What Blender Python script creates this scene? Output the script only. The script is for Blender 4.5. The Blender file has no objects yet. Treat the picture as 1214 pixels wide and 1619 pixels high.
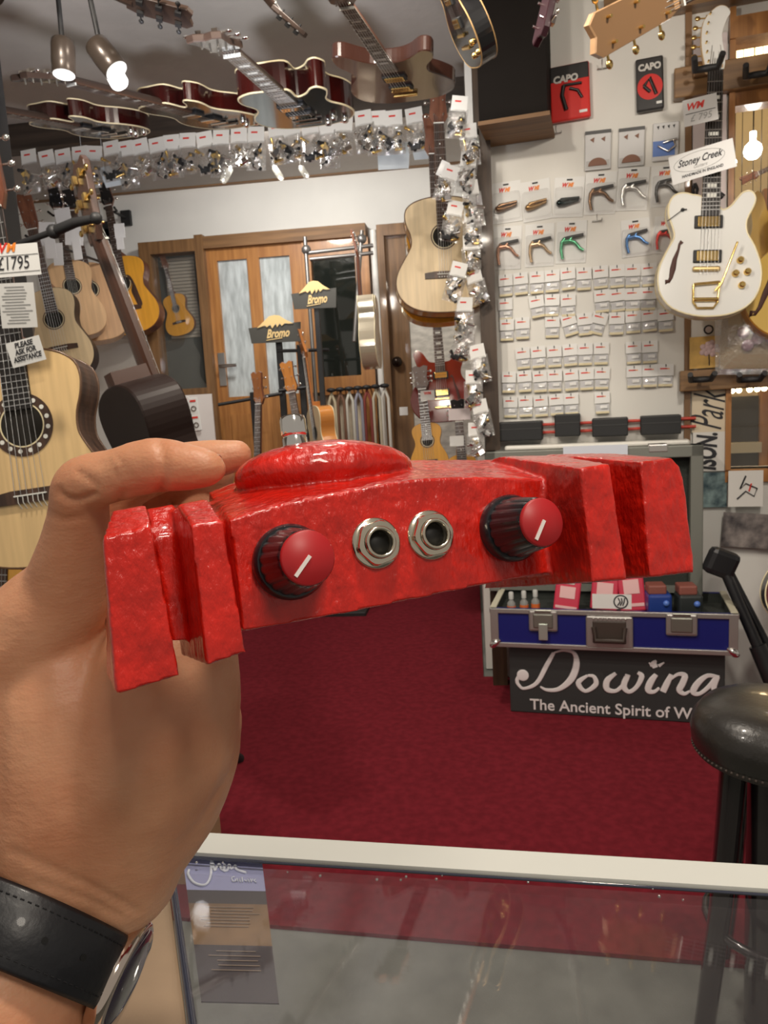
import bpy, bmesh, math, random
from mathutils import Vector, Matrix
random.seed(7)
S = bpy.context.scene
C = S.collection
PI = math.pi

# ---------------------------------------------------------------- camera
FPX = 1200.0
YAW, PITCH, ROLL = math.radians(7), math.radians(8.5), math.radians(3.2)
CAM = Vector((0, 0, 1.25))
fw = Vector((-math.sin(YAW)*math.cos(PITCH), math.cos(YAW)*math.cos(PITCH), -math.sin(PITCH)))
r0 = Vector((math.cos(YAW), math.sin(YAW), 0))
u0 = r0.cross(fw)
RT = r0*math.cos(ROLL) - u0*math.sin(ROLL)
UP = r0*math.sin(ROLL) + u0*math.cos(ROLL)
cd = bpy.data.cameras.new('camera')
cam = bpy.data.objects.new('camera', cd); C.objects.link(cam)
m = Matrix((RT, UP, -fw)).transposed().to_4x4(); m.translation = CAM
cam.matrix_world = m
cd.sensor_fit = 'VERTICAL'; cd.sensor_height = 36; cd.lens = 36*FPX/1619
cd.clip_start = 0.02; cd.clip_end = 50
cd.dof.use_dof = True; cd.dof.focus_distance = 0.26; cd.dof.aperture_fstop = 60
S.camera = cam
# ---------------------------------------------------------------- colour, world, lights
S.view_settings.view_transform = 'Standard'; S.view_settings.look = 'None'
S.view_settings.gamma = 1; S.view_settings.use_curve_mapping = False
S.view_settings.exposure = 0.42
w = bpy.data.worlds.new('world'); S.world = w; w.use_nodes = True
w.node_tree.nodes['Background'].inputs[0].default_value = (1.0, 0.90, 0.78, 1)
w.node_tree.nodes['Background'].inputs[1].default_value = 0.24

def lamp(name, typ, loc, target, power, size=.3, col=(1, .90, .77), spot=None):
    l = bpy.data.lights.new(name, typ); l.energy = power; l.color = col
    if typ == 'AREA': l.shape = 'DISK'; l.size = size
    elif typ == 'SPOT': l.spot_size = spot or 1.5; l.spot_blend = .6; l.shadow_soft_size = size
    else: l.shadow_soft_size = size
    o = bpy.data.objects.new(name, l); C.objects.link(o); o.location = loc
    d = Vector(target)-Vector(loc)
    o.rotation_euler = d.to_track_quat('-Z', 'Y').to_euler()
    return o
lamp('counter_lamp', 'AREA', (0.10, 0.22, 2.40), (0, .30, 1.2), 7.5, .16)
lamp('rear_fill', 'AREA', (0.45, -.55, 2.2), (0.1, 1.5, 1.1), 6, .3)  # unseen fill behind the camera, added to light the front faces
lamp('shop_lamp_left', 'AREA', (-.9, 1.2, 2.35), (-1.0, 3.2, .9), 12, .12, (1, .9, .78))
lamp('shop_lamp_right', 'AREA', (0.75, 1.2, 2.4), (1.1, 3.0, .6), 11, .12, (1, .90, .78))
lamp('shop_lamp_middle', 'AREA', (-0.2, 1.85, 2.45), (0, 2.9, 0), 11, .10)
lamp('back_room_lamp', 'AREA', (-1.0, 3.95, 2.6), (-.9, 5.2, .9), 15, .3, (1, .96, .9))
lamp('ceiling_fill', 'SPOT', (-.75, 2.0, 1.75), (-.95, 3.1, 2.7), 38, .08, (.95, .95, 1), 1.8)  # added spot without a fixture, brightens the ceiling

# ---------------------------------------------------------------- pixel <-> place helpers
def ray(px, py):
    return fw + RT*((px-607)/FPX) + UP*((809.5-py)/FPX)
def W(px, py, Z): return CAM + ray(px, py)*Z
def HP(px, py, z):
    d = ray(px, py); return CAM + d*((z-CAM.z)/d.z)
class Frame:
    def __init__(s, o, X, Z=Vector((0, 0, 1))):
        s.o = Vector(o); s.X = Vector(X).normalized(); s.Z = Vector(Z).normalized()
        s.Y = s.Z.cross(s.X).normalized(); s.X = s.Y.cross(s.Z).normalized()
    def hit(s, px, py, off=0):
        d = ray(px, py); o = s.o - s.Y*off
        return CAM + d*((o-CAM).dot(s.Y)/d.dot(s.Y))
    def loc(s, px, py, off=0):
        p = s.hit(px, py, off)-s.o
        return Vector((p.dot(s.X), p.dot(s.Y), p.dot(s.Z)))
    def world(s, x, y, z): return s.o+s.X*x+s.Y*y+s.Z*z
    def mat(s, p, rot=0, tilt=0):
        M = Matrix((s.X, s.Y, s.Z)).transposed().to_4x4() @ Matrix.Rotation(rot, 4, 'Y') @ Matrix.Rotation(tilt, 4, 'X')
        M.translation = p; return M
    def M(s, off=0):
        return s.mat(s.o - s.Y*off)
FARY = 5.2
FW = Frame((0, FARY, 0), (1, 0, 0))
a_ = math.radians(9.7)
p_ = W(790, 430, 3.1)
RW = Frame((p_.x, p_.y, 0), (math.cos(a_), -math.sin(a_), 0))

# ---------------------------------------------------------------- materials
MATS = {}
def mat(name, col, rough=.5, metal=0, bump=0, bscale=60, var=0, vscale=8, emit=None, alpha=None, trans=0, coat=0, col2=None, stretch=None, sss=0, spec=None):
    if name in MATS: return MATS[name]
    m = bpy.data.materials.new(name); m.use_nodes = True
    nt = m.node_tree; b = nt.nodes['Principled BSDF']
    b.inputs['Base Color'].default_value = (*col, 1)
    b.inputs['Roughness'].default_value = rough; b.inputs['Metallic'].default_value = metal
    if coat: b.inputs['Coat Weight'].default_value = coat; b.inputs['Coat Roughness'].default_value = .06
    if trans: b.inputs['Transmission Weight'].default_value = trans
    if alpha is not None: b.inputs['Alpha'].default_value = alpha
    if spec is not None: b.inputs['Specular IOR Level'].default_value = spec
    if sss:
        b.inputs['Subsurface Weight'].default_value = sss
        b.inputs['Subsurface Radius'].default_value = (.006, .002, .001); b.inputs['Subsurface Scale'].default_value = 1
    if emit: b.inputs['Emission Color'].default_value = (*emit[0], 1); b.inputs['Emission Strength'].default_value = emit[1]
    tc = nt.nodes.new('ShaderNodeTexCoord'); mp = nt.nodes.new('ShaderNodeMapping')
    nt.links.new(tc.outputs['Object'], mp.inputs[0])
    if stretch: mp.inputs['Scale'].default_value = stretch
    if var or col2:
        n = nt.nodes.new('ShaderNodeTexNoise'); n.inputs['Scale'].default_value = vscale; n.inputs['Detail'].default_value = 6
        nt.links.new(mp.outputs[0], n.inputs['Vector'])
        rr = nt.nodes.new('ShaderNodeValToRGB')
        c2 = col2 or tuple(min(1, c*(1+var)) for c in col)
        c1 = col if col2 else tuple(c*(1-var) for c in col)
        rr.color_ramp.elements[0].position = .35; rr.color_ramp.elements[1].position = .68
        rr.color_ramp.elements[0].color = (*c1, 1); rr.color_ramp.elements[1].color = (*c2, 1)
        nt.links.new(n.outputs[0], rr.inputs[0]); nt.links.new(rr.outputs[0], b.inputs['Base Color'])
    if bump:
        n2 = nt.nodes.new('ShaderNodeTexNoise'); n2.inputs['Scale'].default_value = bscale; n2.inputs['Detail'].default_value = 4
        nt.links.new(mp.outputs[0], n2.inputs['Vector'])
        bp = nt.nodes.new('ShaderNodeBump'); bp.inputs['Strength'].default_value = bump; bp.inputs['Distance'].default_value = .002
        nt.links.new(n2.outputs[0], bp.inputs['Height']); nt.links.new(bp.outputs[0], b.inputs['Normal'])
    MATS[name] = m; return m
def clearmat(name, tint, gloss=.25, op=.12):
    """thin clear plastic or glass: mostly see-through with a glossy skin and a faint film"""
    if name in MATS: return MATS[name]
    m = bpy.data.materials.new(name); m.use_nodes = True; nt = m.node_tree
    for n in list(nt.nodes): nt.nodes.remove(n)
    out = nt.nodes.new('ShaderNodeOutputMaterial')
    tr = nt.nodes.new('ShaderNodeBsdfTransparent'); tr.inputs[0].default_value = (1, 1, 1, 1)
    df = nt.nodes.new('ShaderNodeBsdfDiffuse'); df.inputs[0].default_value = (*tint, 1)
    gl = nt.nodes.new('ShaderNodeBsdfGlossy'); gl.inputs['Roughness'].default_value = .12 if op > .05 else .02
    m1 = nt.nodes.new('ShaderNodeMixShader'); m1.inputs[0].default_value = op
    nt.links.new(tr.outputs[0], m1.inputs[1]); nt.links.new(df.outputs[0], m1.inputs[2])
    m2 = nt.nodes.new('ShaderNodeMixShader')
    lw = nt.nodes.new('ShaderNodeLayerWeight'); pw_ = nt.nodes.new('ShaderNodeMath'); pw_.operation = 'POWER'; pw_.inputs[1].default_value = 4.5
    nt.links.new(lw.outputs['Facing'], pw_.inputs[0])
    ad = nt.nodes.new('ShaderNodeMath'); ad.operation = 'ADD'; ad.inputs[1].default_value = gloss; ad.use_clamp = True
    nt.links.new(pw_.outputs[0], ad.inputs[0]); nt.links.new(ad.outputs[0], m2.inputs[0])
    nt.links.new(m1.outputs[0], m2.inputs[1]); nt.links.new(gl.outputs[0], m2.inputs[2])
    nt.links.new(m2.outputs[0], out.inputs[0])
    MATS[name] = m; return m
def wood(name, c1, c2, scale=3, rough=.35, axis='Z', coat=.3):
    if name in MATS: return MATS[name]
    st = {'Z': (14, 14, 1), 'X': (1, 14, 14), 'Y': (14, 1, 14)}[axis]
    return mat(name, c1, rough, col2=c2, vscale=scale, stretch=st, coat=coat)
WHITE = mat('white_plastic', (.8, .8, .78), .4)
CREAM = mat('cream_binding', (.8, .7, .45), .3)
BLACK = mat('black_gloss', (.012, .012, .013), .15, coat=.5)
BLACKM = mat('black_matt', (.015, .015, .016), .55)
CHROME = mat('chrome', (.85, .84, .82), .08, 1)
STEEL = mat('steel', (.6, .6, .6), .3, 1)
GOLD = mat('gold_metal', (.85, .6, .22), .18, 1)
ROSE = wood('rosewood', (.035, .018, .012), (.09, .045, .028), 4, .45, 'Z', .1)
MAHOG = wood('mahogany', (.10, .03, .015), (.19, .07, .035), 4, .3)
PEARL = mat('pearl', (.75, .75, .7), .2)

# ---------------------------------------------------------------- mesh helpers
class MB:
    def __init__(s): s.v = []; s.f = []; s.m = []; s.sm = []; s.X = Matrix.Identity(4)
    def add(s, vs, fs, mi=0, smooth=False):
        b = len(s.v); s.v += [s.X @ Vector(v) for v in vs]
        for f in fs: s.f.append([b+i for i in f]); s.m.append(mi); s.sm.append(smooth)
    def box(s, c, d, mi=0, R=None):
        c = Vector(c); hx, hy, hz = d[0]/2, d[1]/2, d[2]/2
        vs = [Vector((x, y, z)) for x in (-hx, hx) for y in (-hy, hy) for z in (-hz, hz)]
        if R is not None: vs = [R @ v for v in vs]
        s.add([v+c for v in vs], [(0, 1, 3, 2), (4, 6, 7, 5), (0, 4, 5, 1), (2, 3, 7, 6), (0, 2, 6, 4), (1, 5, 7, 3)], mi)
    def rbox(s, c, d, r=.003, mi=0, R=None):
        """box with chamfered edges"""
        bm = bmesh.new(); bmesh.ops.create_cube(bm, size=1)
        for v in bm.verts: v.co = Vector((v.co.x*d[0], v.co.y*d[1], v.co.z*d[2]))
        bmesh.ops.bevel(bm, geom=list(bm.edges), offset=r, segments=2, profile=.5, affect='EDGES')
        bm.verts.index_update(); vs = [v.co.copy() for v in bm.verts]
        if R is not None: vs = [R @ v for v in vs]
        s.add([v+Vector(c) for v in vs], [[v.index for v in f.verts] for f in bm.faces], mi, False); bm.free()
    def tube(s, pts, r, n=8, mi=0, caps=True, flat=None):
        pts = [Vector(p) for p in pts]; rs = r if isinstance(r, (list, tuple)) else [r]*len(pts)
        rings = []; prev = None
        for i, p in enumerate(pts):
            t = (pts[min(i+1, len(pts)-1)]-pts[max(i-1, 0)]).normalized()
            if prev is None:
                a = Vector((0, 0, 1)) if abs(t.z) < .9 else Vector((0, 1, 0))
                if flat is not None: a = Vector(flat)
            else: a = prev
            x = a - t*a.dot(t)
            if x.length < 1e-6: x = t.orthogonal()
            x.normalize(); y = t.cross(x); prev = x
            rings.append([p+(x*math.cos(2*PI*k/n)+y*math.sin(2*PI*k/n))*rs[i] for k in range(n)])
        vs = [v for ring in rings for v in ring]; fs = []
        for i in range(len(pts)-1):
            for k in range(n):
                fs.append((i*n+k, i*n+(k+1) % n, (i+1)*n+(k+1) % n, (i+1)*n+k))
        s.add(vs, fs, mi, True)
        if caps: s.add(rings[0], [list(range(n))[::-1]], mi); s.add(rings[-1], [list(range(n))], mi)
    def lathe(s, prof, n=24, mi=0, M=None, smooth=True):
        """profile (r, z) round local Z"""
        M = M or Matrix.Identity(4); vs = []; fs = []
        for r, z in prof:
            for k in range(n): vs.append(M @ Vector((r*math.cos(2*PI*k/n), r*math.sin(2*PI*k/n), z)))
        for i in range(len(prof)-1):
            for k in range(n): fs.append((i*n+k, i*n+(k+1) % n, (i+1)*n+(k+1) % n, (i+1)*n+k))
        s.add(vs, fs, mi, smooth)
        s.add([vs[k] for k in range(n)], [list(range(n))[::-1]], mi)
        s.add([vs[(len(prof)-1)*n+k] for k in range(n)], [list(range(n))], mi)
    def prism(s, pts, y0, y1, mi=0, side=None, back=None, shrink=0, edge=.004):
        """outline (x, z) made solid between y0 (front) and y1 (back)"""
        n = len(pts); cx = sum(p[0] for p in pts)/n; cz = sum(p[1] for p in pts)/n
        side = mi if side is None else side; back = side if back is None else back
        A = sum(pts[i][0]*pts[(i+1) % n][1]-pts[(i+1) % n][0]*pts[i][1] for i in range(n))
        if A < 0: pts = pts[::-1]
        def ring(k, y): return [(cx+(p[0]-cx)*k, y, cz+(p[1]-cz)*k) for p in pts]
        if shrink:
            rings = [ring(1-shrink, y0), ring(1, y0+edge), ring(1, y1-edge), ring(1-shrink, y1)]
        else: rings = [ring(1, y0), ring(1, y1)]
        s.add(rings[0], [list(range(n))], mi)
        s.add(rings[-1], [list(range(n))[::-1]], back)
        for a, b in zip(rings[:-1], rings[1:]):
            s.add(a+b, [(k, k+n, (k+1) % n+n, (k+1) % n) for k in range(n)], side, False)
    def sphere(s, c, r, n=12, mi=0, sc=(1, 1, 1), R=None):
        vs = []; fs = []; h = n//2
        for i in range(h+1):
            for k in range(n):
                t = PI*i/h; q = 2*PI*k/n
                v = Vector((r*math.sin(t)*math.cos(q)*sc[0], r*math.sin(t)*math.sin(q)*sc[1], r*math.cos(t)*sc[2]))
                if R is not None: v = R @ v
                vs.append(Vector(c)+v)
        for i in range(h):
            for k in range(n): fs.append((i*n+k, (i+1)*n+k, (i+1)*n+(k+1) % n, i*n+(k+1) % n))
        s.add(vs, fs, mi, True)
    def build(s, name, mats, parent=None):
        me = bpy.data.meshes.new(name); me.from_pydata([tuple(v) for v in s.v], [], s.f)
        if not isinstance(mats, (list, tuple)): mats = [mats]
        for mt in mats: me.materials.append(mt)
        for p, mi, sm in zip(me.polygons, s.m, s.sm): p.material_index = mi; p.use_smooth = sm
        me.update(); me.validate()
        o = bpy.data.objects.new(name, me); C.objects.link(o)
        if parent: o.parent = parent
        return o
def tag(o, label=None, cat=None, group=None, kind=None):
    if label: o['label'] = label
    if cat: o['category'] = cat
    if group: o['group'] = group
    if kind: o['kind'] = kind
    return o
def thing(name, label, cat, M=None, group=None):
    o = bpy.data.objects.new(name, None); C.objects.link(o); o.empty_display_size = .05
    if M is not None: o.matrix_world = M
    return tag(o, label, cat, group)
def kids(o): return [c for c in list(bpy.data.objects) if c.parent == o]
def copy_tree(o, parent=None, mp=None):
    c = o.copy(); C.objects.link(c)
    if parent: c.parent = parent
    for ch in CH.get(o.name, []):
        k = copy_tree(ch, c)
    return c
CH = {}
def regkids(root):
    CH[root.name] = kids(root)
    for k in CH[root.name]:
        CH[k.name] = kids(k)
def struct(o): o['kind'] = 'structure'; return o
def textmesh(txt, size, depth=.0006, shear=0, spacing=1, bold=0):
    cu = bpy.data.curves.new('t', 'FONT'); cu.body = txt; cu.size = size; cu.extrude = depth; cu.shear = shear
    cu.align_x = 'CENTER'; cu.align_y = 'CENTER'; cu.space_character = spacing; cu.offset = bold; cu.resolution_u = 3
    o = bpy.data.objects.new('t', cu); C.objects.link(o)
    dg = bpy.context.evaluated_depsgraph_get(); dg.update()
    me = bpy.data.meshes.new_from_object(o.evaluated_get(dg))
    bpy.data.objects.remove(o); bpy.data.curves.remove(cu)
    return me
def text(parent, txt, size, loc, material, name='lettering', rot=0, shear=0, bold=0, spacing=1, flatrot=None, width=None):
    """lettering standing on a face that looks along local -Y"""
    me = textmesh(txt, size, .0004, shear, spacing, bold); me.name = name
    if width:
        xs = [v.co.x for v in me.vertices]; k = width/max(1e-6, max(xs)-min(xs))
        for v in me.vertices: v.co.x *= k
    me.materials.clear(); me.materials.append(material)
    o = bpy.data.objects.new(name, me); C.objects.link(o); o.parent = parent
    M = Matrix.Rotation(rot, 4, 'Y') @ Matrix.Rotation(PI/2, 4, 'X') if flatrot is None else flatrot
    M = M.copy(); M.translation = Vector(loc); o.matrix_local = M
    return o
def catmull(pts, n=6, closed=True):
    out = []; N = len(pts); rng = N if closed else N-1
    for i in range(rng):
        if closed: p = [pts[(i+k-1) % N] for k in range(4)]
        else: p = [pts[max(0, min(N-1, i+k-1))] for k in range(4)]
        for j in range(n):
            t = j/n; d = len(p[0])
            out.append(tuple(.5*((2*p[1][a])+(-p[0][a]+p[2][a])*t+(2*p[0][a]-5*p[1][a]+4*p[2][a]-p[3][a])*t*t+(-p[0][a]+3*p[1][a]-3*p[2][a]+p[3][a])*t**3) for a in range(d)))
    if not closed: out.append(tuple(pts[-1]))
    return out
# ================================================================ THE ROOM
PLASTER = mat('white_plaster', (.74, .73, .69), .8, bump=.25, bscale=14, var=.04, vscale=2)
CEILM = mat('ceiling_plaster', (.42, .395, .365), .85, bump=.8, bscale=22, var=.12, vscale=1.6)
CARPET = mat('red_carpet', (.16, .013, .021), .95, bump=.9, bscale=500, var=.16, vscale=38, spec=.1)
GREYF = mat('grey_carpet', (.16, .165, .15), .9, bump=.5, bscale=300, var=.2, vscale=7)
OAK = wood('oak_wood', (.32, .13, .035), (.46, .21, .06), 3, .4, 'Z')
OAKX = wood('oak_wood_across', (.17, .09, .035), (.30, .165, .065), 3, .45, 'X')
DKOAK = wood('brown_frame_wood', (.15, .075, .028), (.25, .13, .05), 3, .5, 'Z')
DKOAKX = wood('brown_frame_wood_across', (.15, .075, .028), (.25, .13, .05), 3, .6, 'X', 0)
DARKW = wood('dark_beam_wood', (.022, .015, .011), (.05, .034, .025), 3, .55, 'X', .1)
CEILZ = 2.72
def slab(name, x0, x1, y0, y1, z0, z1, m):
    b = MB(); b.box(((x0+x1)/2, (y0+y1)/2, (z0+z1)/2), (x1-x0, y1-y0, z1-z0)); return struct(b.build(name, m))
# the red carpet ends in a straight edge nearer the counter, grey flooring this side
ce0 = HP(420, 1465, 0); ce1 = HP(1214, 1532, 0)
cdir = (ce1-ce0).normalized()
b = MB(); b.box((0, 2.0, -.03), (7.5, 8.0, .05)); b.X = Matrix.Identity(4)
struct(b.build('floor', GREYF))
bq = MB(); A = ce0-cdir*3; B = ce1+cdir*3
tA = (-2.98-ce0.x)/cdir.x; A = ce0+cdir*tA
eR = RW.world(RW.loc(770, 500, .01).x, -.01, 0); B = ce0+cdir*((2.4-ce0.x)/cdir.x); D = RW.world((2.4-RW.o.x)/RW.X.x, -.01, 0)
vs = [(A.x, A.y, -.004), (B.x, B.y, -.004), (D.x, D.y, -.004), (eR.x, eR.y, -.004), (eR.x-.07, eR.y, -.004), (eR.x-.07, 5.19, -.004), (-2.98, 5.19, -.004)]
vs = vs+[(v[0], v[1], .006) for v in vs]
bq.add(vs, [(6, 5, 4, 3, 2, 1, 0), (7, 8, 9, 10, 11, 12, 13)]+[(k, (k+1) % 7, (k+1) % 7+7, k+7) for k in range(7)])
o = bq.build('carpet', CARPET); tag(o, 'deep red fitted carpet covering the shop floor beyond the counter', 'carpet')
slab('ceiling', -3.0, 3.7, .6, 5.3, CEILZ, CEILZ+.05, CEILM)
slab('wall_far', -3.0, 2.2, FARY, FARY+.1, 0, CEILZ, PLASTER)
slab('wall_left', -3.1, -3.0, .6, 5.3, 0, CEILZ, PLASTER)

def rwbox(mb, px0, px1, z0, z1, off0, off1, mi=0, py=500, frame=RW):
    """box on a wall frame: pixel columns px0..px1 (at row py), heights z0..z1, distances off the wall"""
    a = frame.loc(px0, py, off0).x; c = frame.loc(px1, py, off0).x
    mb.box(((a+c)/2, -(off0+off1)/2, (z0+z1)/2), (abs(c-a), abs(off1-off0), abs(z1-z0)), mi)
def ZR(px, py, off=0): return RW.hit(px, py, off).z
def ZF(px, py, off=0): return FW.hit(px, py, off).z
def fin(mb, name, m, frame, parent=None):
    o = mb.build(name, m, parent)
    if not parent: o.matrix_world = Matrix((frame.X, frame.Y, frame.Z)).transposed().to_4x4() if False else frame.mat(frame.o)
    return o
# right wall: pieces round the window opening
zt, zb = ZR(1180, 50), ZR(1180, 741)
for nm, a, c, z0, z1 in (('wall_right', 768, 1151, 0, CEILZ), ('wall_right_below_window', 1151, 1900, 0, zb),
                         ('wall_right_above_window', 1151, 1900, zt, CEILZ)):
    b = MB(); rwbox(b, a, c, z0, z1, 0, -.1); o = struct(fin(b, nm, PLASTER, RW))
e = RW.world(RW.loc(768, 500).x, 0, 0)
b = MB(); b.box((e.x-.02, (e.y+5.2)/2+.05, CEILZ/2), (.06, 5.2-e.y-.1, CEILZ)); struct(b.build('wall_partition', PLASTER))
# warm lit room seen through the right-hand window
WARM = mat('warm_painted_wall', (.42, .36, .26), .8)
b = MB(); rwbox(b, 1100, 2100, 0, CEILZ, -1.1, -1.15); struct(fin(b, 'wall_beyond_window', WARM, RW))
pw = RW.hit(1225, 130, -.5); lamp('warm_room_lamp', 'POINT', pw, pw+Vector((0, 0, -1)), 5, .05, (1, .72, .38))
pw = RW.hit(1200, 560, -.5); lamp('warm_room_lamp', 'POINT', pw, pw+Vector((0, 0, -1)), 6, .05, (1, .72, .38))

# window on the right: frame, stile, panes
b = MB()
rwbox(b, 1149, 1158, zb, zt+.08, .03, -.08); rwbox(b, 1149, 1700, zb-.05, zb, .02, -.08)
rwbox(b, 1149, 1700, ZR(1180, 64), ZR(1180, 30), .04, -.08)
rwbox(b, 1152, 1700, ZR(1180, 168), ZR(1180, 138), .02, -.06)
rwbox(b, 1152, 1700, ZR(1180, 612), ZR(1180, 590), .02, -.06)
win = struct(fin(b, 'window_1', OAK, RW))
b = MB(); rwbox(b, 1152, 1700, zb, zt, -.03, -.036)
o = b.build('pane', clearmat('window_glass', (.6, .6, .55), .04, .03), win)
# post with brown trim between board and window
b = MB(); rwbox(b, 1082, 1092, 0, CEILZ, .025, 0); struct(fin(b, 'trim_1', DKOAK, RW))
b = MB(); rwbox(b, 960, 1900, ZR(1100, 22), ZR(1100, -20), .08, 0); o = struct(fin(b, 'trim_2', OAKX, RW))
# bulkhead (dark cupboard end) above the board
b = MB(); z0 = ZR(820, 183, .28)
rwbox(b, 768, 872, z0, CEILZ, .28, .02); rwbox(b, 766, 876, z0-.014, z0, .285, .02, 1)
struct(fin(b, 'trim_3', [mat('dark_grey_paint', (.012, .010, .009), .8, bump=.3, bscale=30, spec=.1), DKOAKX], RW))
# white backing board with the hooks
zb1 = ZR(930, 690)
b = MB(); rwbox(b, 771, 1082, zb1-.05, ZR(930, 120)+.5, .012, .002)
struct(fin(b, 'trim_4', mat('board_white', (.70, .685, .64), .6, var=.05, vscale=3), RW))
# dark post at the end of the partition
pp = W(765, 430, 3.02); 
b = MB(); b.box((pp.x+.01, pp.y+.02, CEILZ/2), (.062, .07, CEILZ))
struct(b.build('trim_5', wood('dark_post_wood', (.03, .016, .008), (.065, .036, .018), 3, .5)))
POSTX, POSTY = pp.x, pp.y
# ceiling beam the packets hang from
BF = Frame((0, W(640, 180, 3.6).y, 0), (1, 0, 0))
bz = BF.hit(640, 172).z
b = MB(); b.box((-.9, BF.o.y+.06, (bz+.0+CEILZ)/2), (4.2, .10, CEILZ-bz)); struct(b.build('trim_6', DARKW))
# picture rail on the far wall
b = MB(); zr = ZF(420, 281); b.box((-.95, FARY-.02, zr), (4.1, .04, .055)); struct(b.build('trim_7', DKOAKX))

# ---- far wall joinery
def fbox(mb, p0, p1, z0, z1, o0, o1, mi=0): rwbox(mb, p0, p1, z0, z1, o0, o1, mi, 500, FW)
zW1, zW0 = ZF(250, 408), ZF(285, 616)
b = MB()
fbox(b, 229, 246, zW0-.06, zW1+.08, .14, 0); fbox(b, 317, 330, 0, zW1+.10, .14, 0)
fbox(b, 246, 317, zW1, zW1+.08, .139, 0); fbox(b, 246, 317, zW0-.06, zW0, .139, 0)
win2 = struct(fin(b, 'window_2', DKOAK, FW))
b = MB(); fbox(b, 246, 317, zW0, zW1, .10, .094); b.build('pane', clearmat('far_window_glass', (.4, .42, .4), .06, .03), win2)
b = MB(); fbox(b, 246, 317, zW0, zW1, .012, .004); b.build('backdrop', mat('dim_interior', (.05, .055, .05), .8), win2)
b = MB(); nS = 24
for i in range(nS):
    z = zW0+.35+(zW1-zW0-.36)*i/nS
    fbox(b, 268, 314, z, z+.018, .024, .012)
tag(b.build('blind_slats', mat('blind_grey', (.30, .27, .22), .5), win2), kind=None)
# door with two glass panes
zD1 = ZF(330, 399); zG1, zG0 = ZF(400, 412), ZF(400, 626)
b = MB()
fbox(b, 330, 350, 0, zD1, .09, .03); fbox(b, 397, 416, 0, zD1, .09, .03); fbox(b, 464, 484, 0, zD1, .09, .03)
fbox(b, 350, 397, zG1, zD1, .088, .03); fbox(b, 416, 464, zG1, zD1, .088, .03)
fbox(b, 350, 464, 0, zG0, .085, .03)
fbox(b, 352, 392, .25, zG0-.12, .10, .085); fbox(b, 420, 462, .25, zG0-.12, .10, .085)
dr = struct(fin(b, 'door_1', OAK, FW))
FROST = mat('frosted_glass', (.50, .55, .56), .18, var=.22, vscale=6, stretch=(6, 1, 1.2))
b = MB(); fbox(b, 350, 397, zG0, zG1, .065, .05); b.build('glass_pane', FROST, dr)
b = MB(); fbox(b, 416, 464, zG0, zG1, .065, .05); b.build('glass_pane', FROST, dr)
h = FW.loc(351, 584, .1)
b = MB(); b.box((h.x, -.095, h.z), (.045, .012, .22)); b.tube([(h.x, -.10, h.z+.02), (h.x, -.15, h.z+.02), (h.x+.12, -.15, h.z+.02)], .011); b.build('handle', STEEL, dr)
# door frame header and the dark glazed side light
zH = ZF(400, 379)
b = MB(); fbox(b, 317, 585, zD1, zH+.02, .13, 0); struct(fin(b, 'trim_8', DKOAKX, FW))
zS1, zS0 = ZF(530, 408), ZF(530, 596)
b = MB(); fbox(b, 484, 497, zS0-.1, zD1, .1, .0); fbox(b, 566, 588, 0, zD1, .1, 0); fbox(b, 497, 566, zS0-.12, zS0, .099, 0); fbox(b, 497, 566, zS1, zD1, .099, 0)
w3 = struct(fin(b, 'window_3', OAK, FW))
b = MB(); fbox(b, 497, 566, zS0, zS1, .05, .04); b.build('pane', mat('dark_window_glass', (.015, .018, .015), .04, coat=1), w3)
b = MB(); fbox(b, 484, 566, 0, zS0-.12, .03, 0); struct(fin(b, 'trim_9', mat('cream_wall_panel', (.6, .52, .38), .7, var=.2, vscale=9), FW))
# white pipe
b = MB(); q = FW.loc(597, 500, .12); b.tube([(q.x, -.12, 0), (q.x, -.12, ZF(590, 364, .12))], .022, 10, 0)
struct(fin(b, 'trim_10', mat('painted_pipe', (.75, .74, .70), .4), FW))
# brown plank door on the right
zE = ZF(600, 362)
b = MB(); fbox(b, 602, 613, 0, zE, .13, 0); fbox(b, 613, 740, zE-.07, zE, .13, 0); fbox(b, 613, 646, 0, zE-.07, .08, .0)
d2 = struct(fin(b, 'door_2', DKOAK, FW))
h = FW.loc(628, 572, .1); b = MB(); b.sphere((h.x, -.11, h.z), .035, 14); b.tube([(h.x, -.07, h.z), (h.x, -.1, h.z)], .018); b.build('knob', mat('dark_bronze', (.03, .02, .015), .25, .8), d2)
b = MB(); fbox(b, 646, 760, 0, zE-.07, .07, 0)
BRICK = mat('painted_brick', (.55, .52, .46), .8, bump=1, bscale=12, var=.2, vscale=14, stretch=(1, 1, 2.5))
struct(fin(b, 'trim_11', BRICK, FW))
# small white notice on the brown door

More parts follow.
